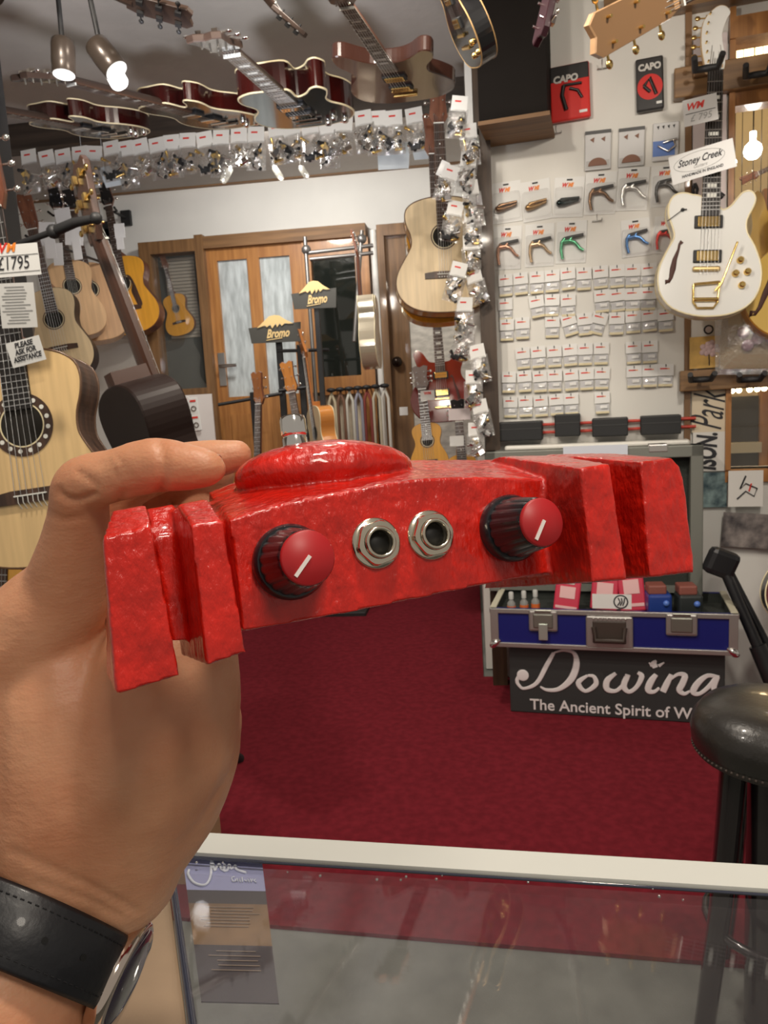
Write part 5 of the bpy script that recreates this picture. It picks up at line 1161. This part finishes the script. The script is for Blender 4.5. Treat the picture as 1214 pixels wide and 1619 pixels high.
for pts in ([(135, 215), (130, 235), (150, 265), (190, 272), (215, 240), (225, 185), (228, 168)], [(228, 168), (232, 195), (236, 215), (245, 200), (255, 190), (262, 210), (272, 210), (275, 190), (270, 215), (285, 212), (292, 190), (300, 208), (315, 195), (320, 210), (355, 222)]):
    P = catmull(pts, 4, False); b.tube([zq(*p) for p in P], .0011, 5)
for pts in ([(308, 238), (296, 242), (298, 256), (310, 256), (310, 248)], [(316, 244), (318, 256), (326, 246), (328, 258)], [(336, 240), (336, 258)], [(344, 250), (352, 256), (358, 246), (362, 258)], [(368, 246), (370, 258), (376, 246)], [(386, 246), (380, 252), (388, 258)]): b.tube([zq(*p) for p in pts], .0005, 4)
b.build('script_lettering', SCR, r)
b = MB()
for i in range(12):
    v_ = .43+i*.022 if i < 7 else .72+(i-7)*.028; a0 = random.uniform(.06, .3); b.tube([bl(a0, v_, .0004), bl(random.uniform(.7, .93), v_, .0004)], .00035, 4)
b.build('printed_lines', mat('line_tan', (.34, .26, .2), .5), r)
# small cardboard thing on the floor and stand foot behind the hand
p = HP(318, 1312, .12); b = MB(); b.rbox((p.x-.08, p.y-.02, .075), (.25, .10, .15), .004); tag(b.build('wooden_box', mat('pale_box_wood', (.34, .22, .12), .6, var=.15, vscale=8)), 'low light brown wooden box on the carpet, just past the counter end', 'box')
p0_, p1_ = HP(300, 1150, .25), HP(379, 1200, .012)
b = MB(); b.tube([p0_, p1_], .010, 8); b.tube([p1_+(p0_-p1_)*.12, p1_], .018, 10); b.tube([p0_, (p0_.x, p0_.y, 0.0)], .012, 8); tag(b.build('guitar_stand', BLACKM), 'black guitar stand whose rubber foot shows on the carpet right of the wrist', 'guitar stand')
# ================================================================ THE RED PEDAL
nn = (RT*.372+UP*.122-fw*.920).normalized()
zu = (UP*1.0-RT*.085); zu = (zu-nn*zu.dot(nn)).normalized()
PFm = Frame(W(600, 860, .232), (-nn).cross(zu)*1.0, zu)
if PFm.X.dot(RT) < 0: PFm = Frame(PFm.o, -PFm.X, zu)
# make sure Y points away from the camera
assert PFm.Y.dot(fw) > 0
def PL(px, py, y=0):
    """pixel on the pedal plane lying y metres behind the face (negative = in front), in pedal coordinates"""
    p = PFm.hit(px, py, -y)-PFm.o
    return Vector((p.dot(PFm.X), p.dot(PFm.Y), p.dot(PFm.Z)))
pedal = thing('effects_pedal', 'glossy red pedal with four prongs, two knobs and two jacks, held in the hand', 'effects pedal', PFm.mat(PFm.o))
def voxel(b, size, smooth=2, name='t', disp=None):
    me = bpy.data.meshes.new(name); me.from_pydata([tuple(v) for v in b.v], [], b.f)
    o = bpy.data.objects.new(name, me); C.objects.link(o)
    md = o.modifiers.new('r', 'REMESH'); md.mode = 'VOXEL'; md.voxel_size = size; md.use_smooth_shade = True
    if smooth: ms = o.modifiers.new('s', 'SMOOTH'); ms.factor = .5; ms.iterations = smooth
    dg = bpy.context.evaluated_depsgraph_get(); dg.update()
    r = bpy.data.meshes.new_from_object(o.evaluated_get(dg)); bpy.data.objects.remove(o)
    for p in r.polygons: p.use_smooth = True
    r.name = name; return r
b = MB()
def loft(front, back):
    """closed solid between two polygons with the same corner count"""
    n = len(front); b.add(list(front)+list(back), [tuple(range(n)), tuple(range(n, 2*n))[::-1]]+[(k, k+n, (k+1) % n+n, (k+1) % n) for k in range(n)])
# body: front face profile, back profile rising behind it
top = [(362, 822), (400, 810), (440, 799), (500, 786), (560, 775), (610, 765), (660, 758), (720, 755), (780, 755), (858, 757)]
bot = [(385, 998), (430, 990), (480, 981), (520, 973), (560, 967), (610, 956), (650, 948), (700, 938), (780, 921), (882, 903)]
bk = [(330, 778), (370, 762), (405, 745), (450, 736), (520, 732), (590, 728), (640, 727), (700, 727), (760, 727), (835, 722)]
BD = .052
ft = [PL(x, y) for x, y in top]; fb = [PL(x, y) for x, y in bot]
midp = [PL(x*.45+x2*.55, y*.45+y2*.55, BD*.5) for (x, y), (x2, y2) in zip(top, bk)]
bt = [PL(x, y, BD) for x, y in bk]; bb = [Vector((p.x, BD, p.z)) for p in fb]
for i in range(len(top)-1):
    F = [fb[i], fb[i+1], ft[i+1], ft[i]]; Bk = [bb[i], bb[i+1], bt[i+1], bt[i]]
    loft(F, [Vector(((a.x+c.x)/2, BD*.5, (a.z+c.z)/2)) if j < 2 else (midp[i+1] if j == 2 else midp[i]) for j, (a, c) in enumerate(zip(F, Bk))])
    mid4 = [Vector(((fb[i].x+bb[i].x)/2, BD*.5, (fb[i].z+bb[i].z)/2)), Vector(((fb[i+1].x+bb[i+1].x)/2, BD*.5, (fb[i+1].z+bb[i+1].z)/2)), midp[i+1], midp[i]]
    loft(mid4, Bk)
def block(fq, fy, tq, ty, by):
    """prong: front face pixels (BL, BR, then the top corners right to left) on plane fy, the same top corners further back on plane ty, then straight back to by"""
    f = [PL(x, y, fy) for x, y in fq]; tt = [PL(x, y, ty) for x, y in tq]
    m_ = [Vector((f[0].x, ty, f[0].z)), Vector((f[1].x, ty, f[1].z))]+tt; loft(f, m_)
    e = [Vector((p.x, by, p.z)) for p in m_]; loft(m_, e)
AF = -.020
block([(182, 1099), (284, 1069), (239, 832), (162, 850)], AF, [(231, 799), (177, 808)], -.006, .034)
block([(326, 1053), (389, 1031), (352, 822), (302, 830)], AF, [(327, 788), (281, 797)], -.004, .030)
block([(272, 1014), (312, 1010), (287, 842), (243, 848)], .006, [(276, 797), (232, 804)], .014, .034)
block([(938, 920), (992, 917), (964, 734), (918, 740)], AF-.002, [(880, 719), (790, 722)], .036, .046)
block([(1028, 913), (1098, 905), (1083, 775), (1076, 740), (1062, 724), (1013, 730)], AF-.001, [(985, 790), (978, 742), (962, 717), (868, 718)], .036, .046)
# web tying the right prongs and body together behind
loft([PL(850, 905, .012), PL(1060, 895, .012), PL(1040, 745, .012), PL(850, 745, .012)], [PL(850, 895, .044), PL(1010, 885, .044), PL(985, 725, .044), PL(830, 725, .044)])
loft([PL(250, 1010, .008), PL(390, 995, .008), PL(365, 825, .008), PL(235, 835, .008)], [PL(250, 1000, .036), PL(390, 985, .036), PL(355, 790, .036), PL(250, 800, .036)])
# dome
c = PL(515, 748, .033); k = (PL(615, 750, .033)-PL(415, 750, .033)).length/200
b.sphere(c, 1, 48, 0, (138*k, .0215, 47*k))
me = voxel(b, .0008, 2, 'casting')
# rough brushed-paint relief in the casting
from mathutils import noise as NZ
nrms = [v.normal.copy() for v in me.vertices]
for v, nr in zip(me.vertices, nrms):
    p = v.co.copy(); d = NZ.noise(p*60)*.00015+NZ.noise(p*260)*.00016+NZ.noise(p*600)*.00012
    v.co = p+nr*d
RED = mat('red_enamel', (.56, .013, .006), .24, coat=.5, var=.22, vscale=90, spec=.4)
nt = RED.node_tree; bs = nt.nodes['Principled BSDF']
n2 = nt.nodes.new('ShaderNodeTexNoise'); n2.inputs['Scale'].default_value = 380; n2.inputs['Detail'].default_value = 5
tcn = nt.nodes.new('ShaderNodeTexCoord'); mpn = nt.nodes.new('ShaderNodeMapping'); mpn.inputs['Scale'].default_value = (1, 1, .45)
nt.links.new(tcn.outputs['Object'], mpn.inputs[0]); nt.links.new(mpn.outputs[0], n2.inputs['Vector'])
bp = nt.nodes.new('ShaderNodeBump'); bp.inputs['Strength'].default_value = .75; bp.inputs['Distance'].default_value = .0014
nt.links.new(n2.outputs[0], bp.inputs['Height']); nt.links.new(bp.outputs[0], bs.inputs['Normal'])
me.materials.clear(); me.materials.append(RED)
o = bpy.data.objects.new('casting', me); C.objects.link(o); o.parent = pedal
RX = Matrix.Rotation(PI/2, 4, 'X')   # lathe axis out of the face
def knob(px, py, ang, h=.0188, rb=.0110, rc=.0076):
    p = PL(px, py, 0); Mx = Matrix.Translation(p) @ RX
    bk_ = MB(); bk_.lathe([(rb*.96, -.002), (rb, .0006), (rb, .0030), (rb*.93, .0042)], 40, 0, Mx)
    # fluted skirt
    n = 72; rings = [(rb*.90, .004), (rb*.84, .009), (rc*1.06, h-.0012), (rc*1.02, h)]; vs = []; fs = []
    for r_, z in rings:
        for q in range(n):
            a = 2*PI*q/n; rr = r_*(1-.035*(q % 4 == 0)-.012*(q % 4 in (1, 3))); vs.append(Mx @ Vector((rr*math.cos(a), rr*math.sin(a), z)))
    for i in range(3):
        for q in range(n): fs.append((i*n+q, i*n+(q+1) % n, (i+1)*n+(q+1) % n, (i+1)*n+q))
    fs.append(tuple(range(3*n, 4*n))); bk_.add(vs, fs, 0, False)
    kr = thing('control_knob', None, None); kr.parent = pedal
    ko = bk_.build('knob_body', mat('knob_black', (.012, .013, .017), .28, coat=.2), kr)
    bk_ = MB(); bk_.lathe([(rc*.99, h-.0004), (rc*.99, h+.0007), (rc*.93, h+.0013), (.0001, h+.0013)], 40, 0, Mx); bk_.build('red_cap', mat('cap_red', (.44, .012, .016), .42), kr)
    bk_ = MB(); R = Matrix.Rotation(ang, 3, 'Z'); c_ = [Mx @ (R @ Vector((x, y, h+z))) for x in (-.0005, .0005) for y in (-.0062, .0006) for z in (.0011, .0018)]
    bk_.add(c_, [(0, 1, 3, 2), (4, 6, 7, 5), (0, 4, 5, 1), (2, 3, 7, 6), (0, 2, 6, 4), (1, 5, 7, 3)]); bk_.build('pointer_line', mat('pointer_white', (.8, .74, .70), .5), kr)
    return kr
knob(457, 889, math.radians(-42)); knob(804, 836, math.radians(-34))
def jack(px, py, rot):
    p = PL(px, py, 0); Mx = Matrix.Translation(p) @ RX
    jr = thing('jack_socket', None, None); jr.parent = pedal
    NK = mat('nickel', (.72, .66, .54), .16, 1)
    q = MB(); q.lathe([(.0079, -.001), (.0079, .0006), (.0074, .0010), (.0040, .0010)], 36, 0, Mx)
    # hex nut with chamfered corners
    n = 36; vs = []; fs = []
    prof = [(1.0, .0008), (1.0, .0026), (.0, .0034)]
    def hexr(a): 
        a = (a-rot) % (PI/3); return .0064/math.cos(a-PI/6)
    rows = [lambda a: hexr(a), lambda a: hexr(a), lambda a: min(hexr(a), .0068)*.97, lambda a: .0050, lambda a: .0050]
    zs_ = [.0008, .0024, .0032, .0034, .0022]
    for f_, z in zip(rows, zs_):
        for k_ in range(n):
            a = 2*PI*k_/n; vs.append(Mx @ Vector((f_(a)*math.cos(a), f_(a)*math.sin(a), z)))
    for i in range(4):
        for k_ in range(n): fs.append((i*n+k_, i*n+(k_+1) % n, (i+1)*n+(k_+1) % n, (i+1)*n+k_))
    q.add(vs, fs, 0, False); q.build('hex_nut', NK, jr)
    q = MB(); vs = []; fs = []
    for r_, z in ((.0049, .0020), (.0049, .0046), (.0046, .0050), (.0040, .0050), (.0037, .0046), (.0036, -.004)):
        for k_ in range(n): a = 2*PI*k_/n; vs.append(Mx @ Vector((r_*math.cos(a), r_*math.sin(a), z)))
    for i in range(5):
        for k_ in range(n): fs.append((i*n+k_, i*n+(k_+1) % n, (i+1)*n+(k_+1) % n, (i+1)*n+k_))
    q.add(vs, fs, 0, True); q.build('threaded_bush', NK, jr)
    q = MB(); q.lathe([(.0037, .0012), (.0037, .0016), (.0001, .0016)], 24, 0, Mx); q.build('socket_hole', mat('socket_black', (.004, .004, .004), .6), jr)
jack(594, 859, .25); jack(680, 846, .1)
p = PL(468, 712, .030); b = MB(); kz = .25/FPX
r_ = 20.5*.262/FPX
prof = [(r_*.95, -.004), (r_*.95, .0040), (r_*.88, .0042), (r_*.88, .0048), (r_*.95, .0050), (r_, .0056), (r_, .0104), (r_*.93, .0116), (r_*.5, .0119), (.0001, .0119)]
b.lathe(prof, 48, 0, Matrix.Translation(p) @ Matrix.Rotation(-.02, 4, 'X')); b.build('foot_switch', CHROME, pedal)

# ================================================================ THE HAND
b = MB()
def chain(pts, n=8):
    """overlapping balls along a path of (px, py, depth, radius in px): one continuous limb after remeshing"""
    P = catmull([(*W(x, y, Z), r*Z/FPX) for x, y, Z, r in pts], n, False)
    for q in P: b.sphere(q[:3], q[3], 20)
# index finger across the top of the pedal
IDX = [(105, 940, .272, 70), (118, 870, .262, 56), (125, 812, .255, 47), (133, 767, .249, 46), (188, 751, .244, 43), (244, 736, .240, 45), (295, 739, .237, 37), (326, 741, .236, 29), (340, 742, .236, 19)]
chain(IDX)
MID = [(150, 960, .302, 66), (165, 870, .296, 54), (178, 785, .286, 46), (235, 748, .280, 40), (290, 735, .276, 36), (345, 725, .274, 31), (374, 720, .274, 26)]
chain(MID)
RNG = [(185, 970, .326, 60), (200, 880, .320, 50), (215, 800, .312, 42), (265, 760, .305, 36), (310, 752, .302, 32), (345, 748, .300, 27)]
chain(RNG)
PNK = [(215, 985, .346, 52), (228, 905, .340, 42), (240, 840, .334, 36), (280, 795, .328, 31), (320, 780, .325, 26)]
chain(PNK)
# palm: metacarpals fan from wrist to knuckles
for k_, (x, y, Z, r) in enumerate(((60, 1040, .290, 108), (120, 1050, .310, 100), (170, 1055, .330, 95), (205, 1060, .348, 85))):
    chain([(x, y, Z, r), (x+20, y+110, Z+.002, 118-k_*4), (110+k_*6, 1290, .305+k_*.010, 125-k_*6), (90+k_*4, 1400, .30+k_*.006, 130-k_*10)], 8)
chain([(105, 940, .272, 70), (60, 1000, .280, 92), (30, 1060, .288, 108), (25, 1180, .292, 120), (40, 1300, .296, 125), (50, 1420, .300, 128)])
chain([(100, 1060, .285, 100), (115, 1140, .283, 115), (120, 1240, .285, 125), (110, 1340, .290, 125)])
# thumb base and thumb, going up behind the pedal
chain([(170, 1360, .296, 118), (205, 1250, .288, 128), (240, 1160, .284, 134), (262, 1075, .284, 116), (285, 990, .292, 84), (300, 920, .298, 66), (315, 860, .304, 58), (330, 810, .306, 50), (338, 785, .306, 38)])
chain([(190, 1330, .300, 110), (232, 1225, .296, 132), (250, 1140, .296, 130), (200, 1100, .300, 120)])
# wrist and forearm
chain([(90, 1380, .300, 132), (55, 1440, .291, 142), (18, 1510, .282, 148), (-25, 1590, .272, 160), (-80, 1690, .262, 175), (-150, 1810, .25, 195)])
chain([(110, 1400, .318, 110), (70, 1470, .308, 118), (35, 1530, .300, 122), (-15, 1630, .290, 135), (-110, 1800, .27, 155)])
ex0 = W(-80, 1690, .262); ex1 = W(-150, 1810, .25); exd = (ex1-ex0).normalized(); exd = (exd+Vector((-.25, -.55, -.1))).normalized()
for i in range(70): b.sphere(ex1+exd*(.0035*i), .0405+.004*math.sin(i/70*PI*.5), 20)
me = voxel(b, .0014, 10, 'hand')
# creases pressed into the skin
def W3(x, y, Z): return W(x, y, Z)
creases = []
def crease(pts, Z, dep, wid):
    P = catmull([tuple(W3(x, y, Z)) for x, y in pts], 6, False); creases.append(([Vector(p) for p in P], dep, wid))
crease([(92, 778), (105, 788), (125, 790), (148, 782)], .212, .0013, .0011)
crease([(122, 745), (140, 758), (152, 770)], .212, .0009, .0009)
crease([(78, 812), (100, 820), (128, 818)], .214, .0005, .0010)
crease([(170, 728), (180, 745), (186, 757)], .208, .0005, .0007); crease([(186, 722), (197, 740)], .208, .0005, .0007); crease([(160, 733), (168, 748)], .208, .0004, .0007)
crease([(252, 700), (258, 730), (256, 770), (250, 790)], .204, .0011, .0014)
crease([(185, 800), (196, 780)], .208, .0008, .001)
crease([(20, 1345), (80, 1372), (150, 1405), (215, 1440)], .19, .0007, .0015)
crease([(60, 1395), (130, 1420), (190, 1450)], .19, .0005, .0012)
inv = []
rayc = lambda v: ((v-CAM).dot(RT)/(v-CAM).dot(fw)*FPX+607, 809.5-(v-CAM).dot(UP)/(v-CAM).dot(fw)*FPX)
from mathutils.geometry import intersect_point_line
nrms = [v.normal.copy() for v in me.vertices]
for v, nrm in zip(me.vertices, nrms):
    co = v.co.copy(); tot = 0
    if nrm.dot(CAM-co) > 0:
        u_, w_ = rayc(co); Zc = (co-CAM).dot(fw)
        for P, dep, wid in creases:
            best = 9
            for a_, c_ in zip(P[:-1], P[1:]):
                ua, wa = rayc(a_); uc, wc = rayc(c_); dx, dy = uc-ua, wc-wa; L2 = dx*dx+dy*dy+1e-9
                t_ = max(0, min(1, ((u_-ua)*dx+(w_-wa)*dy)/L2)); d_ = math.hypot(u_-ua-dx*t_, w_-wa-dy*t_)*Zc/FPX
                best = min(best, d_)
            if best < wid*3: tot += dep*math.exp(-(best/wid)**2)
    v.co = co-nrm*tot+nrm*(NZ.noise(co*55)*.0005+NZ.noise(co*160)*.00012)
SKIN = mat('skin', (.52, .25, .14), .48, var=.0, sss=.25)
nt = SKIN.node_tree; bs = nt.nodes['Principled BSDF']
tcn = nt.nodes.new('ShaderNodeTexCoord'); n1 = nt.nodes.new('ShaderNodeTexNoise'); n1.inputs['Scale'].default_value = 28; n1.inputs['Detail'].default_value = 5
cr = nt.nodes.new('ShaderNodeValToRGB'); cr.color_ramp.elements[0].position = .3; cr.color_ramp.elements[1].position = .72
cr.color_ramp.elements[0].color = (.54, .225, .115, 1); cr.color_ramp.elements[1].color = (.68, .36, .21, 1)
nt.links.new(tcn.outputs['Object'], n1.inputs['Vector']); nt.links.new(n1.outputs[0], cr.inputs[0]); nt.links.new(cr.outputs[0], bs.inputs['Base Color'])
n3 = nt.nodes.new('ShaderNodeTexVoronoi'); n3.inputs['Scale'].default_value = 900
n4 = nt.nodes.new('ShaderNodeTexNoise'); n4.inputs['Scale'].default_value = 180; n4.inputs['Detail'].default_value = 5
mpn = nt.nodes.new('ShaderNodeMapping'); mpn.inputs['Scale'].default_value = (1, 1, 2.6)
nt.links.new(tcn.outputs['Object'], n3.inputs['Vector']); nt.links.new(tcn.outputs['Object'], mpn.inputs[0]); nt.links.new(mpn.outputs[0], n4.inputs['Vector'])
ad = nt.nodes.new('ShaderNodeMath'); ad.operation = 'MULTIPLY_ADD'; ad.inputs[1].default_value = .25
nt.links.new(n3.outputs[0], ad.inputs[0]); nt.links.new(n4.outputs[0], ad.inputs[2])
bp = nt.nodes.new('ShaderNodeBump'); bp.inputs['Strength'].default_value = .22; bp.inputs['Distance'].default_value = .0012
nt.links.new(ad.outputs[0], bp.inputs['Height']); nt.links.new(bp.outputs[0], bs.inputs['Normal'])
me.materials.clear(); me.materials.append(SKIN)
me.name = 'person'
hb = W(50, 1440, .30)
person = thing('person', 'left hand and forearm of a person gripping the red pedal, fingers curled over its top', 'person', Matrix.Translation(hb))
me.transform(Matrix.Translation(-hb))
o = bpy.data.objects.new('hand', me); C.objects.link(o); o.parent = person
# fingernail on the index tip, mostly turned away
def nail(px, py, Z, px2, py2, Z2, r):
    q = MB(); A, B_ = W(px, py, Z), W(px2, py2, Z2); d = B_-A; ax = d.normalized(); up = (UP-ax*UP.dot(ax)).normalized(); sd = ax.cross(up)
    vs = []; fs = []
    for i in range(6):
        for k_ in range(9):
            a = (k_/8-.5)*1.7; t_ = i/5; rr = r*(1-.18*t_); vs.append(A+d*t_+up*(rr*math.cos(a)-.0*t_)+sd*rr*math.sin(a))
    vs2 = [v-up*.0005 for v in vs]
    for i in range(5):
        for k_ in range(8): a = i*9+k_; fs.append((a, a+1, a+10, a+9)); fs.append(tuple(54+x for x in (a, a+9, a+10, a+1)))
    for k_ in range(8): fs.append((k_, 54+k_, 54+k_+1, k_+1)); fs.append((45+k_, 45+k_+1, 99+k_+1, 99+k_))
    q.add([v-hb for v in vs+vs2], fs, 0, True); q.build('fingernail', mat('nail_pink', (.62, .36, .26), .3), person)
nail(312, 741, .2385, 345, 744, .238, .0062)
# ---- watch
fa = (W(-25, 1590, .272)-W(90, 1380, .300)).normalized()       # down the forearm
wc_ = W(45, 1487, .289)
side_ = (RT-fa*RT.dot(fa)).normalized(); frt = fa.cross(side_).normalized()
if frt.dot(fw) > 0: frt = -frt
from mathutils.bvhtree import BVHTree
bv_ = BVHTree.FromPolygons([v.co+hb for v in me.vertices], [tuple(p.vertices) for p in me.polygons])
n = 72; hw = .0120
def skin_r(a, t_):
    d = side_*math.cos(a)+frt*math.sin(a); c0 = wc_+fa*t_
    h = bv_.ray_cast(c0+d*.15, -d); return .15-h[3] if h[0] is not None else .033
raw = [max(skin_r(2*PI*k_/n, t_) for t_ in (-hw, -hw/2, 0, hw/2, hw)) for k_ in range(n)]
rad = [sum(raw[(k_+d) % n] for d in range(-4, 5))/9+.0006 for k_ in range(n)]
def rr_(a):
    x = (a/(2*PI)*n) % n; i0 = int(x); return rad[i0]*(1-(x-i0))+rad[(i0+1) % n]*(x-i0)
watch = thing('wristwatch', 'wristwatch with black leather strap and slim steel case, worn on the wrist', 'watch', Matrix.Translation(wc_))
def ell(a, t_, h_, _=0): return (side_*math.cos(a)+frt*math.sin(a))*(rr_(a)+h_)+fa*t_
q = MB(); vs = []; fs = []; RXW = RYW = 0
prof = [(-hw, .0003), (-hw, .0016), (-hw+.0015, .0024), (-hw+.004, .0024), (-hw/2, .0031), (0, .0034), (hw/2, .0031), (hw-.004, .0024), (hw-.0015, .0024), (hw, .0016), (hw, .0003), (0, .0001)]
for k_ in range(n):
    a = 2*PI*k_/n
    for t_, h_ in prof: vs.append(ell(a, t_, h_))
m_ = len(prof)
for k_ in range(n):
    for i in range(m_): fs.append((k_*m_+i, k_*m_+(i+1) % m_, ((k_+1) % n)*m_+(i+1) % m_, ((k_+1) % n)*m_+i))
q.add(vs, fs, 0, True)
q.build('strap', mat('black_leather_strap', (.003, .0035, .006), .42, bump=.12, bscale=240, coat=.1), watch)
q = MB()
for k_ in range(110):
    a = 2*PI*k_/110
    for t_ in (-hw+.0038, hw-.0038): q.tube([ell(a, t_, RXW+.0025), ell(a+.03, t_, RXW+.0025)], .0003, 4)
tag(q.build('stitching', mat('black_thread', (.004, .004, .006), .8), watch), kind='stuff')
q = MB()
for a in (.72, 1.05):
    A = ell(a, 0, RXW+.0033); d = (side_*math.cos(a)+frt*math.sin(a)); q.tube([A, A+d*.0004], .0011, 12)
q.build('strap_hole', mat('hole_black', (.001, .001, .001), .9), watch)
cpos = ell(-.14, 0, RXW+.002); cn = (side_*math.cos(-.14)+frt*math.sin(-.14)).normalized()
Mz = cn.to_track_quat('Z', 'Y').to_matrix().to_4x4(); Mz.translation = cpos
q = MB(); q.lathe([(.0185, -.0025), (.0200, .0002), (.0206, .0022), (.0200, .0044), (.0188, .0052), (.0182, .0050)], 56, 0, Mz)
for s_ in (-1, 1):
    for e_ in (-1, 1):
        c0 = Mz.inverted() @ (cpos+fa*0); tv = (Mz.to_3x3().inverted() @ fa).normalized(); bv = Vector((0, 0, 1)).cross(tv)
        A = bv*(s_*.015)+tv*(e_*.009); B2 = bv*(s_*.0205)+tv*(e_*.009)+Vector((0, 0, -.003)); q.tube([Mz @ A, Mz @ B2], [.0022, .0017], 8)
q.build('watch_case', mat('polished_case', (.72, .62, .55), .1, 1), watch)
q = MB(); q.lathe([(.0183, .0046), (.0172, .0060), (.010, .0068), (.0001, .0070)], 48, 0, Mz); q.build('watch_glass', mat('dark_watch_glass', (.02, .012, .03), .04, coat=1), watch)
q = MB(); tv = (Mz.to_3x3().inverted() @ fa).normalized(); bv = Vector((0, 0, 1)).cross(tv)
sgc = 1 if (Mz.to_3x3() @ bv).dot(fw) > 0 else -1
q.tube([Mz @ (bv*sgc*.0200+Vector((0, 0, .002))), Mz @ (bv*sgc*.0240+Vector((0, 0, .002)))], .0024, 14); q.build('crown', mat('polished_case', (.72, .62, .55), .1, 1), watch)
